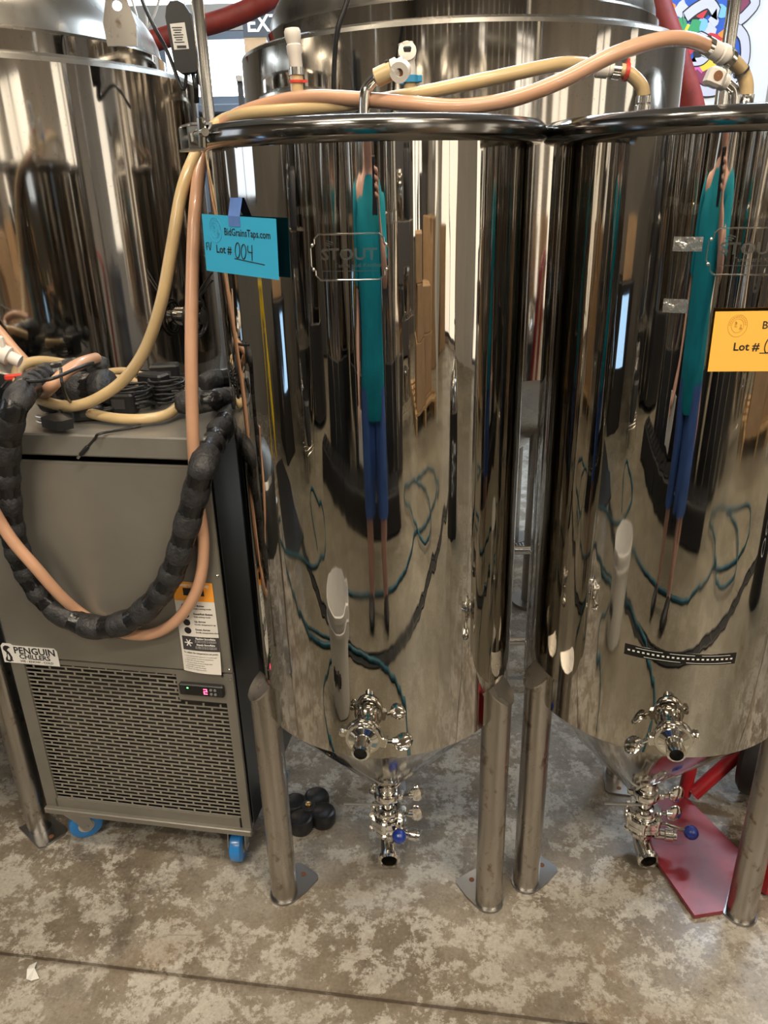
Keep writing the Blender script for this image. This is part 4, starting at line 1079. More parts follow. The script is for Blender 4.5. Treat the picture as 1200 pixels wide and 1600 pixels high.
# blue lot card on the centre fermenter
hp = on_cyl(372, 330, AC, SR); hn = Vector((hp.x-AC.x, hp.y-AC.y, 0)).normalized()
aC = R_(-40); rgt = Vector((math.cos(aC), math.sin(aC), 0)); nC = Vector((rgt.y, -rgt.x, 0))
cpos = py(378, 384, hp.y-.010)
W_, H_ = .158, .080
ca = card('lot_card', 'blue lot card taped to the upper left of the centre fermenter', hp + rgt*.010 + nC*.012 + Vector((0,0,cpos.z-hp.z)), W_, H_, rgt + Vector((0,0,-.035)), 'cyan_card')
m = MB(); z_ = .0006
put_text(m, 'BidGrainsTaps.com', .0142, Matrix.Translation((-.031,.0135,z_)), bold=.0002, sx=.88)
put_text(m, 'Lot #', .0155, Matrix.Translation((-.052,-.012,z_)), bold=.0003)
m.add([Vector(p) for p in ((-.012,-.0185,z_),(.052,-.0225,z_),(.052,-.0212,z_),(-.012,-.0172,z_))], [(0,1,2,3)], False)
m.build('printed_text', 'ink', ca)
m = MB()
def pen(pts, r=.0007, cl_=False): m.tube(spline([Vector((x, y, z_)) for x, y in pts], 6, cl_), r, 6, closed=cl_)
def zero(x, y, w2, h2): pen([(x+w2*math.cos(a*math.pi/4)+.12*h2*math.sin(a*math.pi/4), y+h2*math.sin(a*math.pi/4)) for a in range(8)], cl_=True)
zero(-.004,-.006,.005,.0105); zero(.009,-.007,.005,.0100)
pen([(.019,.002),(.0185,-.006),(.028,-.007)]); pen([(.0275,.003),(.0262,-.018)])
pen([(-.074,.000),(-.0735,-.010)], .0005); pen([(-.074,.000),(-.069,.001)], .0005); pen([(-.0737,-.005),(-.070,-.0045)], .0005); pen([(-.068,.001),(-.066,-.010),(-.062,.002)], .0005)
m.build('handwriting', 'ink', ca)
def logo_ring(parent, cx, cy, r, mat):
    m = MB()
    for rr in (r, r*.62): m.tube([Vector((cx+rr*math.cos(2*math.pi*k/32)*.85, cy+rr*math.sin(2*math.pi*k/32), .0004)) for k in range(32)], .0003, 4, closed=True)
    for k in range(14):
        a = math.pi*(k+.5)/14; p = Vector((cx+.81*r*.85*math.cos(a), cy+.81*r*math.sin(a), .0004)); m.box(p, (r*.07, r*.16, .0004), rz=a-math.pi/2)
    for k in range(7):
        p = Vector((cx+r*.35*math.cos(k*2.1)*.85, cy+r*.3*math.sin(k*1.7), .0004)); m.box(p, (r*.14, r*.22, .0004), rz=k*.7)
    m.build('printed_logo', mat, parent)
logo_ring(ca, -.050, .019, .017, 'ink_faint')
tp = Matrix(ca.matrix_world); tloc = tp.inverted() @ (hp + hn*.0006 + Vector((0,0,.012)))
m = MB(); q0 = tp.inverted() @ (hp + hn*.001 + Vector((0,0,.022)))
xs = (-.019, .006)
vs = [Vector((xs[0], H_/2-.014, .0008)), Vector((xs[1], H_/2-.014, .0008)), Vector((xs[1], H_/2, .0008)), Vector((xs[0], H_/2, .0008))]
hth = math.atan2(hp.x-AC.x, -(hp.y-AC.y))
for k in (1, -1):
    th = hth + k*.060; vs.append(tp.inverted() @ Vector((AC.x+(SR+.0015)*math.sin(th), AC.y-(SR+.0015)*math.cos(th), hp.z+.018)))
m.add(vs, [(0,1,2,3), (3,2,4,5)], False)
m.build('masking_tape', 'tape_blue', ca)
# orange lot card on the right fermenter
op = on_cyl(1172, 530, BC, SR)
aO = R_(-8); rgt = Vector((math.cos(aO), math.sin(aO), 0)); nO = Vector((rgt.y, -rgt.x, 0))
tl_, bl_ = py(1116, 491, op.y-.012), py(1113, 577, op.y-.012)
hO = .083; wO = .155
cO = Vector(((tl_.x+bl_.x)/2, op.y-.006, (tl_.z+bl_.z)/2)) + rgt*(wO/2)
cb = card('lot_card', 'orange lot card on the right fermenter, cut by the right edge', cO, wO, hO, rgt + Vector((0,0,.012)), 'orange_card')
m = MB()
put_text(m, 'BidGrainsTaps.com', .0150, Matrix.Translation((-.014,.0175,z_)), bold=.0001, sx=.93)
put_text(m, 'Lot #', .0155, Matrix.Translation((-.048,-.012,z_)), bold=.0003)
m.add([Vector(p) for p in ((-.012,-.0165,z_),(.058,-.0165,z_),(.058,-.0153,z_),(-.012,-.0153,z_))], [(0,1,2,3)], False)
m.build('printed_text', 'ink', cb)
m = MB(); zero(-.001,-.005,.005,.0105); m.build('handwriting', 'ink', cb)
logo_ring(cb, -.046, .022, .015, 'ink_orange')

def cyl_patch(name, label, cat, c, th0, th1, z0, z1, mat, off=.0008, slope=0.0, nu=16, t=None):
    m = MB(); vs = []
    for k in range(2):
        for j in range(2):
            for i in range(nu+1):
                f = i/nu; th = th0+(th1-th0)*f; r = SR+off-(k*.0006)
                vs.append(Vector((c.x+r*math.sin(th), c.y-r*math.cos(th), (z0, z1)[j]+slope*f)))
    n = nu+1; fs = []
    for i in range(nu):
        fs.append((i, i+1, n+i+1, n+i)); fs.append((2*n+i+1, 2*n+i, 3*n+i, 3*n+i+1))
        fs.append((i, 2*n+i, 2*n+i+1, i+1)); fs.append((n+i, n+i+1, 3*n+i+1, 3*n+i))
    m.add(vs, fs)
    p = Vector((c.x+SR*math.sin((th0+th1)/2), c.y-SR*math.cos((th0+th1)/2), (z0+z1)/2))
    return m, p
# black thermometer strip on the right fermenter
tA, zl = az_of(976, 1012, BC); tB, zr = az_of(1149, 1029, BC)
zmid = (zl+zr)/2
m, p = cyl_patch('s', '', '', BC, tA, tB, zmid-.0105, zmid+.0105, 'lcd_black', slope=0)
st = thing('thermometer_strip', 'black stick-on thermometer strip curved round the right fermenter', 'thermometer', p)
st_b = m.build('strip', 'lcd_black', st); st_b.location = -p
m = MB(); dth = (tB-tA)
def on_strip(f, dz, off=.0011):
    th = tA+dth*f; r = SR+off; return Vector((BC.x+r*math.sin(th), BC.y-r*math.cos(th), zmid+dz)) - p
def dash(f0, f1, z0, z1, k=1):
    vs = []
    for i in range(k+1):
        f = f0+(f1-f0)*i/k; vs += [on_strip(f, z0), on_strip(f, z1)]
    m.add(vs, [(2*i, 2*i+2, 2*i+3, 2*i+1) for i in range(k)], False)
for i in range(22): dash(.03+i*.0435, .03+i*.0435+.022, -.0012, .0018)
dash(.10,.34,.0068,.0076,6); dash(.40,.62,.0068,.0076,6); dash(.68,.94,.0068,.0076,6); dash(.18,.50,-.0078,-.0070,8); dash(.55,.96,-.0078,-.0070,8)
m.build('printed_scale', 'label_white', st)
# two strips of clear tape
for (xa_, ya_, xb_, yb_), nm in zip(((1052,381,1098,381), (1036,477,1075,477)), ('upper of two, left of the nameplate', 'lower of two, left of the orange card')):
    a, z = az_of(xa_, ya_, BC); b, _ = az_of(xb_, yb_, BC)
    m, p = cyl_patch('', '', '', BC, a, b, z-.0095, z+.0095, '')
    for i in range(len(m.v)): m.v[i] = m.v[i]
    o = m.build('clear_tape', 'clear_tape', None, loc=p, label='wrinkled clear tape patch on the right fermenter, ' + nm, cat='tape', group='clear tape patches')

# ================================================================== BACKGROUND UP HIGH
# hanging power adapter with label
ap = py(289, 62, 1.95); t_ = thing('power_adapter', 'grey temperature controller box with white label hanging above the left tank', 'controller', ap, 0)
k_ = .00152
outl = [(-17,-38),(-10,-44),(12,-44),(19,-38),(17,28),(10,40),(3,44),(-8,44),(-14,38),(-18,26)]
mt = Matrix.Rotation(R_(-4), 4, 'Y') @ Matrix.Rotation(R_(90), 4, 'X')
MB().prism([(x*k_, y*k_) for x, y in outl], .032, mt).build('case', 'black_plastic', t_)
mtl = mt @ Matrix.Translation((-.002,.002,.0325))
lb = MB().prism([(-.018,-.024),(.014,-.025),(.014,.024),(-.018,.024)], .0006, mtl).build('rating_label', 'label_white', t_)
m = MB()
for i in range(7): m.box(mtl @ Vector((-.004,.016-.0045*i,.001)), (.022-.004*(i % 3), .0006, .0016))
m.box(mtl @ Vector((-.001,-.020,.001)), (.020,.0006,.005)); m.build('label_print', 'grey_ink', lb)
m = MB(); b_p = mt @ Vector((-.006, -.066, .016))
m.tube(spline([b_p, b_p+Vector((-.012,0,-.03)), py(262, 82, 1.95)-ap, py(240, 40, 1.95)-ap, py(222, 0, 1.98)-ap, py(215, -40, 2.0)-ap], 6), .0042, 8)
b2 = mt @ Vector((.008, -.066, .016)); m.tube(spline([b2, b2+Vector((.002,0,-.03)), py(304, 118, 2.0)-ap, py(306, 160, 2.05)-ap], 6), .0042, 8)
b3 = mt @ Vector((.018, -.060, .016)); m.tube(spline([b3, b3+Vector((.004,0,-.03)), py(308, 118, 2.0)-ap, py(309, 160, 2.05)-ap], 6), .0032, 8)
m.build('lead', 'black_plastic', t_)
MB().tube(spline([mt @ Vector((-.004,.064,.016)), py(288, 0, 1.97)-ap, Vector((0,.02,ZC-ap.z))], 5), .0015, 6).build('hanging_cord', 'label_white', t_)
# cable in front of the middle tank
hose('black_cable', 'black cable hanging down in front of the middle tank', [py(556, -60, 1.95), py(543, 0, 1.95), py(528, 45, 1.95), py(523, 90, 1.96), py(521, 150, 1.97), py(521, 185, 1.98)], .0058, 'black_plastic', 'cable')
# red hose
hose('red_hose', 'thick dark red hose slung in front of the back window', [py(190, 75, 3.3), py(243, 63, 3.3), py(308, 43, 3.3), py(352, 30, 3.3), py(395, 12, 3.3), py(430, -8, 3.3), py(520, -70, 3.4)], .036, 'red_hose')
hose('red_hose', 'thick dark red hose hanging down to the right of the middle tank', [py(1010, -60, 3.7), py(1028, 10, 3.7), py(1046, 60, 3.7), py(1062, 110, 3.7), py(1078, 160, 3.7), py(1090, 230, 3.7), Vector((1.62, 3.75, .9)), Vector((1.64, 3.8, .3)), Vector((1.70, 3.7, .06)), Vector((2.1, 3.5, .056))], .055, 'red_hose')
for (x, y, x2, y2), nm in zip(((200,0,222,52), (224,10,228,50), (252,8,222,45)), ('left', 'middle', 'slanting')):
    hose('white_wire', 'thin white wire near the left tank top, %s of three' % nm, [py(x, y-20, 3.9), py((x+x2)/2+3, (y+y2)/2, 3.9), py(x2, y2+10, 3.9)], .005, 'label_white', 'wire', 'thin white wires')
# shelf with the extra large carton
bp0, bp1 = py(377, 12, 4.3), py(377, 100, 4.3)
bw_, bz0, bz1 = .60, py(377, 118, 4.3).z, py(380, 8, 4.3).z
cx_ = bp0.x + bw_/2
sh_ = thing('shelf_rack', 'steel shelf rack holding the carton behind the middle tank', 'shelf', (cx_+.15, 4.5, 0))
for sx in (-.48, .48):
    for sy in (-.2, .2):
        MB().box((sx, sy, bz0/2), (.035,.035,bz0)).build('upright', 'frame_dark', sh_)
for z in (.4, 1.1, bz0-.015):
    MB().box((0,0,z), (1.0,.46,.03), bev=.004).build('shelf_board', 'galv', sh_)
bx_ = thing('carton', 'brown cardboard carton printed EXTRA LARGE on top of the shelf', 'box', (cx_, 4.5, bz0))
hB = bz1-bz0
MB().box((0,0,hB/2), (bw_,.40,hB), bev=.003).build('carton_body', 'cardboard', bx_)
MB().box((0,-.2012,hB-.075), (bw_,.001,.115)).build('printed_band', 'cardboard_ink', bx_)
m = MB(); put_text(m, 'EXTRA LARGE', .098, Matrix.Translation((-bw_/2+.018,-.2022,hB-.108)) @ Matrix.Rotation(R_(90), 4, 'X'), bold=.002, sx=.93)
m.build('printed_text', 'label_white', bx_)
for s in (-1, 1):
    MB().box((0, s*.1005, hB+.004), (bw_,.199,.005)).build('flap', 'cardboard', bx_)
# poster
p0_, p1_ = py(1030, -40, 4.6), py(1182, 175, 4.6)
pw, ph = p1_.x-p0_.x+.10, p0_.z-p1_.z
ps = thing('poster', 'colourful collage poster with outlined shapes on the back right', 'poster', ((p0_.x+p1_.x)/2, 4.62, p1_.z))
MB().box((.0,.012,ph/2-.15), (pw, .02, ph+.30), bev=.002).build('board', 'label_white', ps)
cols = [('art_blue',(.02,.10,.48)),('art_red',(.62,.03,.04)),('art_yellow',(.85,.62,.05)),('art_green',(.04,.34,.12)),('art_pink',(.70,.13,.40)),('art_orange',(.86,.27,.03)),('art_black',(.01,.01,.012)),('art_lilac',(.62,.60,.68)),('art_sky',(.22,.52,.78)),('art_maroon',(.25,.04,.09))]
for n_, c_ in cols: plain(n_, c_, .55)
rnd = random.Random(11)
def blob(cx, cz, r, mat, n=9, y=-.002, jag=.35, name='painted_shape'):
    pts = [(cx+r*(1+jag*rnd.uniform(-1,1))*math.cos(2*math.pi*k/n), cz+r*(1+jag*rnd.uniform(-1,1))*math.sin(2*math.pi*k/n)) for k in range(n)]
    m = MB(); m.prism(pts, .001, Matrix.Translation((0,y,0)) @ Matrix.Rotation(R_(90), 4, 'X')); m.build(name, mat, ps)
def pp_(x, y): q = py(x, y, 4.6); return (q.x-ps.location.x, q.z-ps.location.z)
# lobed outline band, then filled ground
def band(pts, w2, mat, y, closed=True):
    P = [Vector((*pp_(*q), 0)) for q in pts]; P = spline(P, 5, closed)
    m = MB(); n = len(P); vs = []
    for i in range(n):
        d = (P[(i+1) % n]-P[i-1]).normalized(); nn = Vector((-d.y, d.x, 0))
        vs += [Vector((*(P[i]+nn*w2).xy, 0)), Vector((*(P[i]-nn*w2).xy, 0))]
    mt = Matrix.Translation((0,y,0)) @ Matrix.Rotation(R_(90), 4, 'X')
    fs = [(2*i, 2*((i+1) % n), 2*((i+1) % n)+1, 2*i+1) for i in range(n if closed else n-1)]
    m.add([mt @ v for v in vs], fs, False); m.build('outline_band', mat, ps)
outer = [(1040,-30),(1100,-45),(1160,-30),(1182,0),(1168,22),(1152,38),(1165,60),(1165,95),(1150,120),(1128,138),(1100,142),(1082,128),(1068,105),(1050,70),(1040,30)]
cen = (1105, 55)
P = spline([Vector((*pp_(*q), 0)) for q in outer], 5, True)
m = MB(); m.prism([(p.x, p.y) for p in P], .001, Matrix.Translation((0,.0015,0)) @ Matrix.Rotation(R_(90), 4, 'X')); m.build('painted_ground', 'art_blue', ps)
for (x, y, r, c) in ((1060,5,.05,'art_blue'),(1050,12,.03,'art_orange'),(1047,25,.022,'art_orange'),(1066,12,.035,'art_lilac'),(1062,38,.045,'art_green'),(1076,44,.022,'art_yellow'),(1090,20,.05,'art_black'),(1095,16,.035,'art_red'),(1100,10,.02,'art_red'),(1088,42,.03,'art_green'),(1098,40,.03,'art_sky'),(1110,45,.035,'art_lilac'),(1118,32,.025,'art_lilac'),(1115,60,.04,'art_red'),(1078,75,.04,'art_red'),(1082,72,.022,'art_yellow'),(1100,84,.04,'art_black'),(1108,97,.04,'art_yellow'),(1098,112,.045,'art_pink'),(1088,120,.035,'art_maroon'),(1105,122,.035,'art_maroon'),(1112,108,.03,'art_pink'),(1160,8,.05,'art_maroon'),(1157,2,.02,'art_red'),(1150,75,.055,'art_blue'),(1140,115,.03,'art_blue'),(1100,132,.02,'art_lilac'),(1034,18,.02,'art_pink'),(1036,6,.02,'art_lilac'),(1125,75,.03,'art_maroon'),(1128,15,.035,'art_sky'),(1133,55,.03,'art_orange')):
    q = pp_(x, y); blob(q[0], q[1], r*1.05, c, 9 if c != 'art_red' else 7, -.001-rnd.random()*.002)
band(outer, .028, 'art_black', -.0042); band(outer, .022, 'art_lilac', -.0055)
band([(1070,28),(1090,12),(1110,4),(1122,20)], .030, 'art_black', -.0042, False); band([(1070,28),(1090,12),(1110,4),(1122,20)], .023, 'art_lilac', -.0055, False)
band([(1085,96),(1098,94),(1108,82),(1106,62),(1092,54)], .024, 'art_black', -.0042, False); band([(1085,96),(1098,94),(1108,82),(1106,62),(1092,54)], .018, 'art_lilac', -.0055, False)
# tan partition right of the poster
tp0, tp1 = py(1183, 120, 4.9), py(1300, 120, 4.9)
MB().box(((tp0.x+tp1.x)/2, 4.95, 1.5), (tp1.x-tp0.x, .08, 3.0)).build('wall_partition', 'wall_paint', kind='structure')

# ================================================================== THE AISLE IN FRONT (seen mirrored in the fermenters)
# white bucket
bk = thing('bucket', 'white plastic bucket reflected as a tall pale streak in both fermenters', 'bucket', (-.600, .430, 0))
MB().lathe([(.115,.002),(.128,.006),(.146,.34),(.152,.345),(.152,.365),(.146,.367),(.142,.34),(.124,.012),(.001,.010)], seg=40, capa=True).build('pail', 'bucket_white', bk)
MB().lathe([(.149,.30),(.154,.302),(.154,.312),(.149,.314)], seg=40).build('ridge', 'bucket_white', bk)
MB().tube(spline([(-.152,0,.31),(-.155,-.06,.24),(-.10,-.145,.16),(0,-.17,.14),(.10,-.145,.16),(.155,-.06,.24),(.152,0,.31)], 5), .0025, 6).build('bail', 'galv', bk)
m = MB()
for k in range(9):
    a = R_(55+ k*4.5); z0 = .09+.02*(k % 3)
    m.box(Vector((.139*math.cos(a), .139*math.sin(a), .15)), (.002,.008,.03+.05*((k*7) % 5)/5), rz=a)
m.build('faded_print', 'grey_ink', bk)
# teal hose on the floor
Rh = .012
h1 = [(-1.57,-.06),(-2.08,-.23),(-2.2,-.43),(-1.85,-.51),(-1.54,-.39),(-1.43,-.13),(-1.53,.18),(-1.79,.47),(-1.94,.82),(-2.09,1.06),(-2.27,1.11),(-2.35,1.0),(-2.15,.98),(-1.72,.90),(-1.24,.66),(-.99,.43),(-.75,.20),(-.44,.10),(-.11,.08),(.10,.16),(.22,.25),(.26,.40),(.22,.60),(.10,.80)]
hose('garden_hose', 'teal hose snaking over the aisle floor toward the centre fermenter, mirrored in it', [(x, y, Rh+.001) for x, y in h1], Rh, 'teal_hose', 'hose', 'teal floor hoses')
h2 = [(-1.2,-.10),(-.75,-.22),(-.30,-.34),(.06,-.38),(.42,-.42),(.75,-.56),(1.0,-.68),(1.2,-.60),(1.6,-.57),(1.95,-.70),(1.91,-1.07),(1.46,-1.21),(.98,-1.34),(.80,-1.15),(.97,-.85),(1.05,-.62),(1.16,-.39),(1.45,-.41),(1.56,-.75),(1.50,-1.05),(1.30,-1.25)]
hose('garden_hose', 'coiled teal hose beside the photographer, mirrored at right of the centre fermenter', [(x, y, Rh+.001+ (.024 if 12 < i < 19 else 0)) for i, (x, y) in enumerate(h2)], Rh, 'teal_hose', 'hose', 'teal floor hoses')
hose('garden_hose', 'thin teal hose running from under the fermenters past the bucket, mirrored', [(-1.36,.73,.008),(-.90,.28,.008),(-.80,.62,.008),(-.58,.72,.008),(-.36,.74,.008),(-.19,.82,.008)], .007, 'teal_hose', 'hose', 'teal floor hoses')
# dark mat by the chiller
m = MB(); m.prism([(-3.17,.55),(-1.92,.23),(-1.86,.62),(-1.98,.86),(-3.1,.95)], .012, Matrix.Identity(4)); m.build('floor_mat', 'black_rubber', None, label='black rubber mat on the floor left of the bucket, mirrored in both fermenters', cat='mat')
# gas cylinder
gc = thing('gas_cylinder', 'black gas cylinder with bare metal shoulder mirrored at the right of the centre fermenter', 'gas cylinder', (1.86,.06,0))
MB().lathe([(.001,.002),(.135,.002),(.145,.02),(.145,.58)], seg=32, capa=True).build('body', 'black_plastic', gc)
MB().lathe([(.145,.58),(.142,.63),(.118,.70),(.075,.76),(.036,.785),(.030,.82)], seg=32).build('shoulder', 'chrome', gc)
v_ = MB().lathe([(.022,.82),(.022,.88),(.013,.89),(.013,.92)], seg=14, capb=True).build('valve', 'brass', gc)
MB().lathe([(.030,.92),(.034,.925),(.034,.940),(.026,.942)], seg=16, capa=True, capb=True).build('hand_wheel', 'chrome', v_)
m = MB(); gd = math.atan2(1.2-.06, .1-1.86)
for k in range(3):
    m.tube([Vector((  .1465*math.cos(gd+.24*math.cos(2*math.pi*i/20)), .1465*math.sin(gd+.24*math.cos(2*math.pi*i/20)), .26+.085*k+.034*math.sin(2*math.pi*i/20))) for i in range(20)], .004, 5, closed=True)
m.build('painted_mark', 'label_white', gc)
# cartons on pallet
def carton(label, c, s, rz):
    t = thing('carton', label, 'box', c, rz, 'cartons stacked across the aisle')
    MB().box((0,0,s[2]/2), s, bev=.004).build('carton_body', 'cardboard', t)
    MB().box((0,0,s[2]+.001), (s[0]*.98,.05,.002)).build('packing_tape', 'wood', t)
pa = thing('pallet', 'wooden pallet under the carton stack across the aisle, mirrored', 'pallet', (2.35,-2.3,0), .2)
for k in range(6): MB().box((0,-.42+.168*k,.125), (1.1,.11,.02)).build('deck_board', 'wood', pa)
for k in (-1,0,1): MB().box((k*.48,0,.0575), (.09,1.0,.115)).build('stringer', 'wood', pa)
for k, (x, y, z, s, r) in enumerate(((2.1,-2.1,.136,(.48,.42,.42),.15), (2.62,-2.2,.136,(.45,.42,.40),.25), (2.15,-2.1,.558,(.44,.40,.34),.1), (2.1,-2.1,.90,(.40,.36,.28),.3), (2.6,-2.2,.538,(.36,.34,.30),.3))):
    carton('brown carton mirrored across the aisle, ' + ('lower left of the stack', 'lower right of the stack', 'second layer of the tall column', 'topmost of the tall column', 'upper right of the stack')[k], (x, y, z), s, r)
for k, (x, y, z, s, r) in enumerate(((4.35,-3.75,0,(.5,.5,1.0),.1), (3.75,-3.1,0,(.45,.5,1.2),.0), (4.75,-3.0,0,(.4,.4,1.1),.2))):
    carton('tall brown carton on the floor by the glazed wall, ' + ('middle of three', 'nearest the fermenters', 'farthest of three')[k], (x, y, z), s, r)
m = MB(); m.box((0,0,1.4), (.14,.14,2.8), bev=.006); m.build('support_column', 'post_white', None, label='pale square column across the aisle, mirrored right of centre', cat='column').location = (2.75,-1.55,0)
# stepladder leaning, yellow
ld_ = thing('stepladder', 'narrow yellow stepladder standing by the left wall, mirrored at the left of the centre fermenter', 'ladder', (-3.45,.80,0), R_(6))
for s in (-1, 1):
    MB().tube([(s*.16,0,0), (s*.11,.16,.95)], .034, 8).build('front_rail', 'yellow_paint', ld_)
    MB().tube([(s*.16,.36,0), (s*.11,.18,.93)], .022, 8).build('rear_rail', 'yellow_paint', ld_)
for k in range(3):
    z = .22+.25*k; MB().box((0,.04+.042*k,z), (.27,.09,.02)).build('step', 'yellow_paint', ld_)
MB().box((0,.17,.955), (.26,.14,.03), bev=.006).build('top_cap', 'yellow_paint', ld_)
# glass-door cooler with cool light
cr_ = thing('display_cooler', 'black under-counter cooler with a blue lit door, mirrored at the left of both fermenters', 'cooler', (-3.3,.12,0), R_(85))
MB().box((0,.0,.45), (.60,.55,.90), bev=.008).build('cabinet', 'black_plastic', cr_)
MB().box((0,-.281,.62), (.24,.012,.42)).build('lit_door', 'screen_blue', cr_)
MB().box((.22,-.295,.5), (.02,.02,.4), bev=.004).build('handle', 'chrome', cr_)
carton('brown carton on top of the black cooler, mirrored at the left', (-3.3,.12,.90), (.42,.36,.34), .1+R_(85))
# dark drums right of the frame (dark shapes in the left tank)
for k, (x, y, h, r) in enumerate(((3.25,.75,1.12,.27), (3.7,1.55,.9,.25))):
    d_ = thing('drum', 'dark steel drum standing right of the fermenters, ' + ('taller with a lid knob' if k == 0 else 'shorter one'), 'drum', (x, y, 0), 0, 'dark drums')
    MB().lathe([(r-.01,.002),(r,.02),(r,h*.33),(r+.012,h*.34),(r,h*.36),(r,h*.66),(r+.012,h*.67),(r,h*.69),(r,h-.01),(r-.01,h)], seg=36, capa=True, capb=True).build('barrel', 'frame_dark', d_)
    MB().lathe([(r-.04,h),(r-.05,h+.02),(.05,h+.04),(.05,h+.10),(.001,h+.11)], seg=30).build('lid', 'frame_dark', d_)
# racks of odds and ends behind the photographer
for k, (x, y) in enumerate(((-2.72,-.74), (1.28,-2.38))):
    rkk = thing('wire_rack', 'tall wire rack across the aisle, ' + ('left of the photographer' if k == 0 else 'right behind the photographer'), 'rack', (x, y, 0), R_(18 if k == 0 else -8), 'wire racks')
    for sx in (-.45, .45):
        for sy in (-.2, .2): MB().cyl((sx, sy, 0), (sx, sy, 1.9), .0125, seg=10).build('upright', 'chrome', rkk)
    for z in (.15, .7, 1.25, 1.85):
        m = MB()
        for q in range(13): m.cyl((-.45+.075*q, -.2, z), (-.45+.075*q, .2, z), .003, seg=6)
        for q in (-.2, 0, .2): m.cyl((-.45, q, z), (.45, q, z), .004, seg=6)
        m.build('wire_shelf', 'chrome', rkk)
    rn = random.Random(k)
    for z in (.155, .705, 1.255):
        xq = -.32; nn_ = 0
        while xq < .36:
            wq = rn.uniform(.14, .24); hq = rn.uniform(.18, .42)
            pt_ = rkk.matrix_world if False else (Matrix.Translation((x, y, 0)) @ Matrix.Rotation(R_(18 if k == 0 else -8), 4, 'Z'))
            wp = pt_ @ Vector((xq+wq/2-.04, rn.uniform(-.04,.04), z+.003))
            mm = rn.choice(['bucket', 'keg'])
            nn_ += 1
            t_ = thing('canister', '%s canister, %s on the %s shelf of the %s wire rack across the aisle' % ('grey' if mm == 'keg' else 'black', ('first','second','third','fourth','fifth')[nn_-1], {.155:'bottom',.705:'middle',1.255:'top'}[z], 'left' if k == 0 else 'right'), 'canister', wp, 0, 'canisters on the wire racks')
            MB().lathe([(wq*.40,0),(wq*.45,.02),(wq*.45,hq*.85),(wq*.38,hq*.93)], seg=20, capa=True).build('body', 'tank_steel' if mm == 'keg' else 'frame_dark', t_)
            MB().lathe([(wq*.38,hq*.93),(wq*.36,hq),(.001,hq)], seg=20).build('lid', 'chrome' if mm == 'keg' else 'black_plastic', t_)
            xq += wq+.03

# low black blocks added to darken the mirrored floor before the far row
for k, x in enumerate((-1.55, -.68, .19)):
    sp2 = thing('dark_block', 'low black block added to darken the floor by the far tanks, ' + ('leftmost', 'middle', 'rightmost')[k] + ' of three', 'pallet', (x, -.98, 0), 0, 'added dark blocks')
    MB().box((0,0,.11), (.85,.24,.20), bev=.012).build('tub', 'black_rubber', sp2)
    for q in range(7): MB().box((-.36+.12*q,0,.217), (.09,.20,.014), bev=.003).build('deck_slat', 'black_plastic', sp2)
# pipe manifold and dark cabinets on the far wall
pm_ = thing('pipe_manifold', 'row of upright steel pipes along the far wall, mirrored as thin bright lines', 'pipes', (0,-5.0,0))
rn = random.Random(8)
for k in range(22):
    x = -4.0+.40*k+rn.uniform(-.12,.12)
    yq = rn.uniform(-.08,.10); MB().cyl((x, yq, .02), (x, yq, 3.2), rn.choice([.02,.03,.045]), seg=12).build('pipe', rn.choice(['chrome','label_white','post_white','galv']), pm_)
for z in (1.9, 2.8): MB().cyl((-4.1,.08,z), (5.0,.08,z), .03, seg=12).build('header', 'galv', pm_)
for k, (x, y, w2, h2_, rz) in enumerate(((-4.0+.35,-1.6,.5,1.9,90), (-3.75,-3.9,.7,2.1,60), (2.1,-4.45,.8,2.0,0), (3.9,-4.2,.7,1.5,-20), (-.9,-4.55,.8,1.9,0))):
    cbn = thing('steel_cabinet', 'dark steel cabinet across the aisle, ' + ('beside the black cooler', 'in the far left corner', 'behind the carton stack', 'in the far right corner', 'behind the far tanks')[k], 'cabinet', (x, y, 0), R_(rz), 'dark steel cabinets')
    MB().box((0,0,h2_/2+.03), (w2,.4,h2_), bev=.006).build('body', 'frame_dark', cbn)
    for s_ in (-1, 1):
        d2 = MB().box((s_*w2*.245,-.206,h2_/2+.03), (w2*.47,.014,h2_*.94), bev=.003).build('door', 'frame_dark', cbn)
        MB().box((s_*.04,-.222,h2_*.55), (.014,.018,.16), bev=.003).build('handle', 'chrome', d2)
    for sx in (-1, 1):
        MB().box((sx*w2*.42,0,.015), (.05,.3,.03)).build('foot', 'black_plastic', cbn)

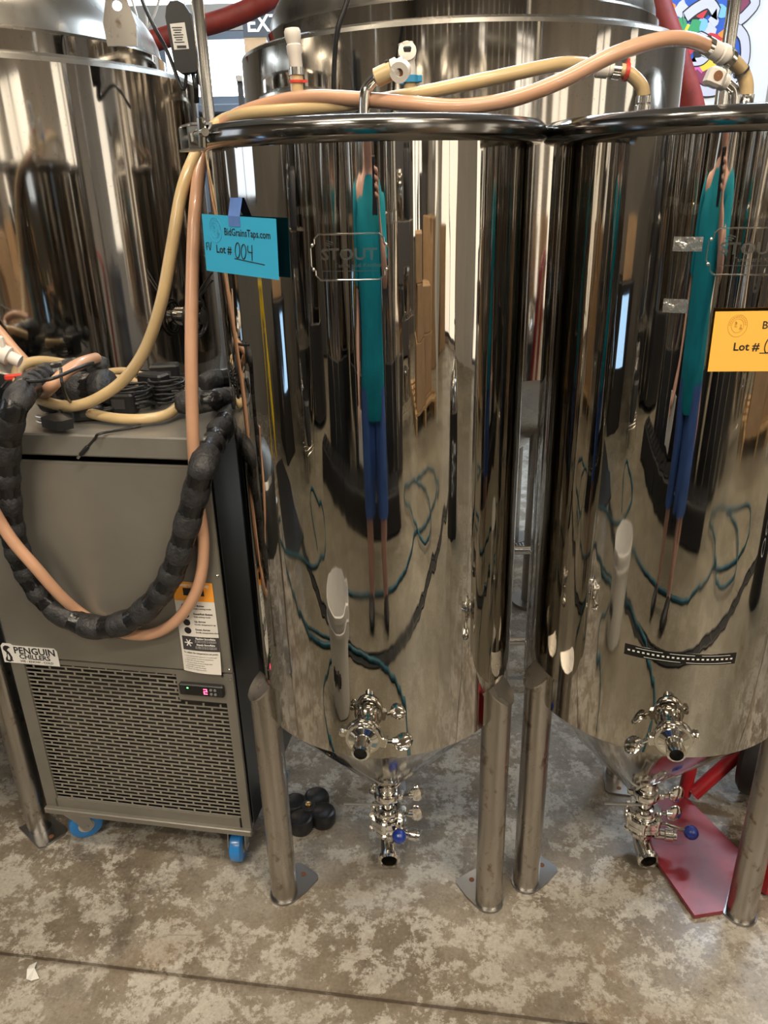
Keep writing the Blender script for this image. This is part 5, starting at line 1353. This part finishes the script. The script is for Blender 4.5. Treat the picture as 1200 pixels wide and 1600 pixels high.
# ================================================================== THE PHOTOGRAPHER (seen only in the polished shells)
PX, PY = -.05, -.25
pe = thing('person', 'person in a teal t-shirt and blue shorts holding up a phone, mirrored in the fermenters', 'person', (PX, PY, 0))
def skinned(name, mat, chains, rad, parent, root=0, sub=2):
    """chains: lists of vertex keys joined by edges; rad: key -> (position, radius x, radius y)"""
    keys = list(rad); idx = {k: i for i, k in enumerate(keys)}
    ed = set()
    for c in chains:
        for a, b in zip(c, c[1:]): ed.add((idx[a], idx[b]))
    me = bpy.data.meshes.new(name); me.from_pydata([rad[k][0] for k in keys], list(ed), [])
    o = bpy.data.objects.new(name, me); COL.objects.link(o)
    sk = o.modifiers.new('skin', 'SKIN'); sk.use_smooth_shade = True
    for i, k in enumerate(keys):
        sv = me.skin_vertices[0].data[i]; sv.radius = (rad[k][1], rad[k][2]); sv.use_root = (i == root)
    sb = o.modifiers.new('sub', 'SUBSURF'); sb.levels = sub; sb.render_levels = sub
    dg = bpy.context.evaluated_depsgraph_get(); dg.update()
    nm = bpy.data.meshes.new_from_object(o.evaluated_get(dg))
    bpy.data.objects.remove(o); bpy.data.meshes.remove(me)
    nm.name = name; nm.materials.clear(); nm.materials.append(MAT[mat])
    nm.polygons.foreach_set('use_smooth', [True]*len(nm.polygons))
    ob = bpy.data.objects.new(name, nm); COL.objects.link(ob); ob.parent = parent
    return ob
B = {'pelvis': ((0,0,.95),.135,.10), 'waist': ((0,.01,1.10),.13,.095), 'chest': ((0,0,1.28),.15,.105), 'top': ((0,-.01,1.42),.10,.08), 'neck': ((0,.0,1.50),.052,.055), 'jaw': ((0,.03,1.56),.060,.075), 'skull': ((0,.02,1.65),.076,.095), 'crown': ((0,.01,1.72),.055,.068)}
ch_ = [['pelvis','waist','chest','top','neck','jaw','skull','crown']]
for s, n in ((-1,'l'), (1,'r')):
    B.update({n+'hip': ((s*.09,0,.88),.088,.088), n+'thigh': ((s*.10,.01,.70),.078,.080), n+'knee': ((s*.105,.02,.48),.054,.056), n+'calf': ((s*.11,-.005,.34),.055,.058), n+'ank': ((s*.115,-.01,.10),.034,.038), n+'heel': ((s*.118,.0,.055),.036,.04), n+'toe': ((s*.135,.14,.035),.036,.026)})
    ch_.append(['pelvis', n+'hip', n+'thigh', n+'knee', n+'calf', n+'ank', n+'heel', n+'toe'])
B.update({'lsh': ((-.19,-.01,1.40),.058,.058), 'lelb': ((-.245,-.03,1.12),.042,.042), 'lwr': ((-.255,.06,.89),.028,.026), 'lpalm': ((-.255,.085,.82),.036,.018),
          'rsh': ((.19,-.01,1.40),.058,.058), 'relb': ((.255,.10,1.17),.042,.042), 'rwr': ((.150,.215,1.345),.027,.026), 'rpalm': ((.118,.245,1.395),.032,.020)})
ch_ += [['top','lsh','lelb','lwr','lpalm'], ['top','rsh','relb','rwr','rpalm']]
for i in range(4):                                   # left fingers curl round the papers
    y = .060+.020*i; ln = (.030,.036,.034,.027)[i]
    B.update({'lf%da' % i: ((-.262,y+.012,.775),.0088,.0088), 'lf%db' % i: ((-.268,y+.016,.775-ln),.008,.008), 'lf%dc' % i: ((-.250,y+.018,.755-ln),.007,.007)})
    ch_.append(['lpalm', 'lf%da' % i, 'lf%db' % i, 'lf%dc' % i])
B.update({'lt1': ((-.238,.110,.815),.010,.010), 'lt2': ((-.236,.128,.785),.009,.009), 'lt3': ((-.240,.136,.760),.008,.008)}); ch_.append(['lpalm','lt1','lt2','lt3'])
for i in range(4):                                   # right fingers wrap the phone edge
    z = 1.405+.021*i
    B.update({'rf%da' % i: ((.110,.262,z+.012),.0088,.0088), 'rf%db' % i: ((.086,.292,z+.018),.008,.008), 'rf%dc' % i: ((.068,.301,z+.020),.007,.007)})
    ch_.append(['rpalm', 'rf%da' % i, 'rf%db' % i, 'rf%dc' % i])
B.update({'rt1': ((.100,.238,1.42),.010,.010), 'rt2': ((.080,.250,1.45),.009,.009), 'rt3': ((.068,.262,1.475),.008,.008)}); ch_.append(['rpalm','rt1','rt2','rt3'])
for k in list(B):
    if k in ('rwr', 'rpalm') or k[:2] in ('rf', 'rt'):
        q = B[k]; B[k] = ((q[0][0]+.030, q[0][1]-.062, q[0][2]), q[1], q[2])
body = skinned('body', 'skin', ch_, B, pe)
m = MB(); m.ball((0,.122,1.635), .016, 10, 8, (.8,1.1,1.5)); 
for s in (-1, 1): m.ball((s*.083,.015,1.635), .022, 10, 8, (.4,.8,1.4))
m.build('nose_and_ears', 'skin', body)
m = MB()
for s in (-1, 1): m.ball((s*.030,.108,1.655), .011, 10, 8)
m.build('eyes', 'label_white', body)
m = MB(); m.ball((0,.106,1.585), .018, 10, 8, (1.2,.4,.35)); m.build('mouth', 'red_worn', body)
m = MB(); m.lathe([(.098*math.sin(math.pi*k/16), .105*math.cos(math.pi*k/16)) for k in range(1, 9)][::-1] + [(.001,.105)], (0,0,0), (0,0,1), 24)
for i in range(len(m.v)): v = m.v[i]; m.v[i] = Vector((v.x*.94, v.y*1.12-.005-.02*max(0, .06-v.z)*8*.3, v.z+1.655))
m.build('hair', 'hair', pe)
def loft(mb, rings, n=24, capa=False, capb=False):
    """rings: (centre, half width, half depth) stacked into a tube"""
    vs = [Vector(c) + Vector((a*math.cos(2*math.pi*k/n), b*math.sin(2*math.pi*k/n), 0)) for c, a, b in rings for k in range(n)]
    fs = [(i*n+k, i*n+(k+1) % n, (i+1)*n+(k+1) % n, (i+1)*n+k) for i in range(len(rings)-1) for k in range(n)]
    if capa: fs.append(tuple(range(n-1, -1, -1)))
    if capb: fs.append(tuple((len(rings)-1)*n+k for k in range(n)))
    mb.add(vs, fs)
m = MB()
loft(m, [((0,.0,.765),.178,.128), ((0,.005,.80),.180,.130), ((0,.01,.95),.172,.128), ((0,.01,1.10),.168,.125), ((0,.0,1.25),.190,.132), ((0,-.005,1.34),.205,.125), ((0,-.01,1.405),.190,.105), ((0,-.01,1.445),.120,.085), ((0,-.005,1.475),.070,.068)])
m.tube(spline([(-.150,-.01,1.400),(-.198,-.012,1.370),(-.226,-.018,1.28),(-.240,-.025,1.17)], 5), lambda t: .074-.006*t, 14, cap=False)
m.tube(spline([(.150,-.01,1.400),(.200,-.005,1.370),(.226,.035,1.29),(.240,.070,1.22)], 5), lambda t: .074-.006*t, 14, cap=False)
m.build('t_shirt', 'teal_shirt', pe, ang=80)
m = MB()
loft(m, [((0,0,.96),.160,.118), ((0,0,.86),.170,.125), ((0,0,.78),.172,.122)])
for s_ in (-1, 1):
    loft(m, [((s_*.085,0,.86),.094,.112), ((s_*.092,.005,.72),.100,.110), ((s_*.100,.012,.56),.092,.100), ((s_*.106,.016,.42),.090,.096)])
m.build('shorts', 'denim', pe, ang=80)
for s in (-1, 1):
    m = MB(); m.ball((s*.125,.065,.048), .05, 16, 10, (.95,2.3,.95)); 
    for i in range(len(m.v)): m.v[i].z = max(m.v[i].z, .004)
    sh1 = m.build('shoe', 'black_rubber', pe)
ppr = thing('paper_stack', 'small stack of white cards held in the photographer left hand, mirrored', 'papers', (PX-.252, PY+.10, .70))
for k in range(4): MB().box((.002*k, .001*k, .0), (.13,.0015,.19), rz=.25+.05*k).build('sheet', 'paper', ppr)
ph_ = thing('phone', 'dark phone held up by the mirrored photographer', 'phone', (.035,-.022,1.445))
MB().box((0,0,0), (.072,.008,.148), bev=.003).build('case', 'black_plastic', ph_)
MB().box((-.012,.005,.045), (.030,.003,.032), bev=.001).build('camera_bump', 'lcd_black', ph_)
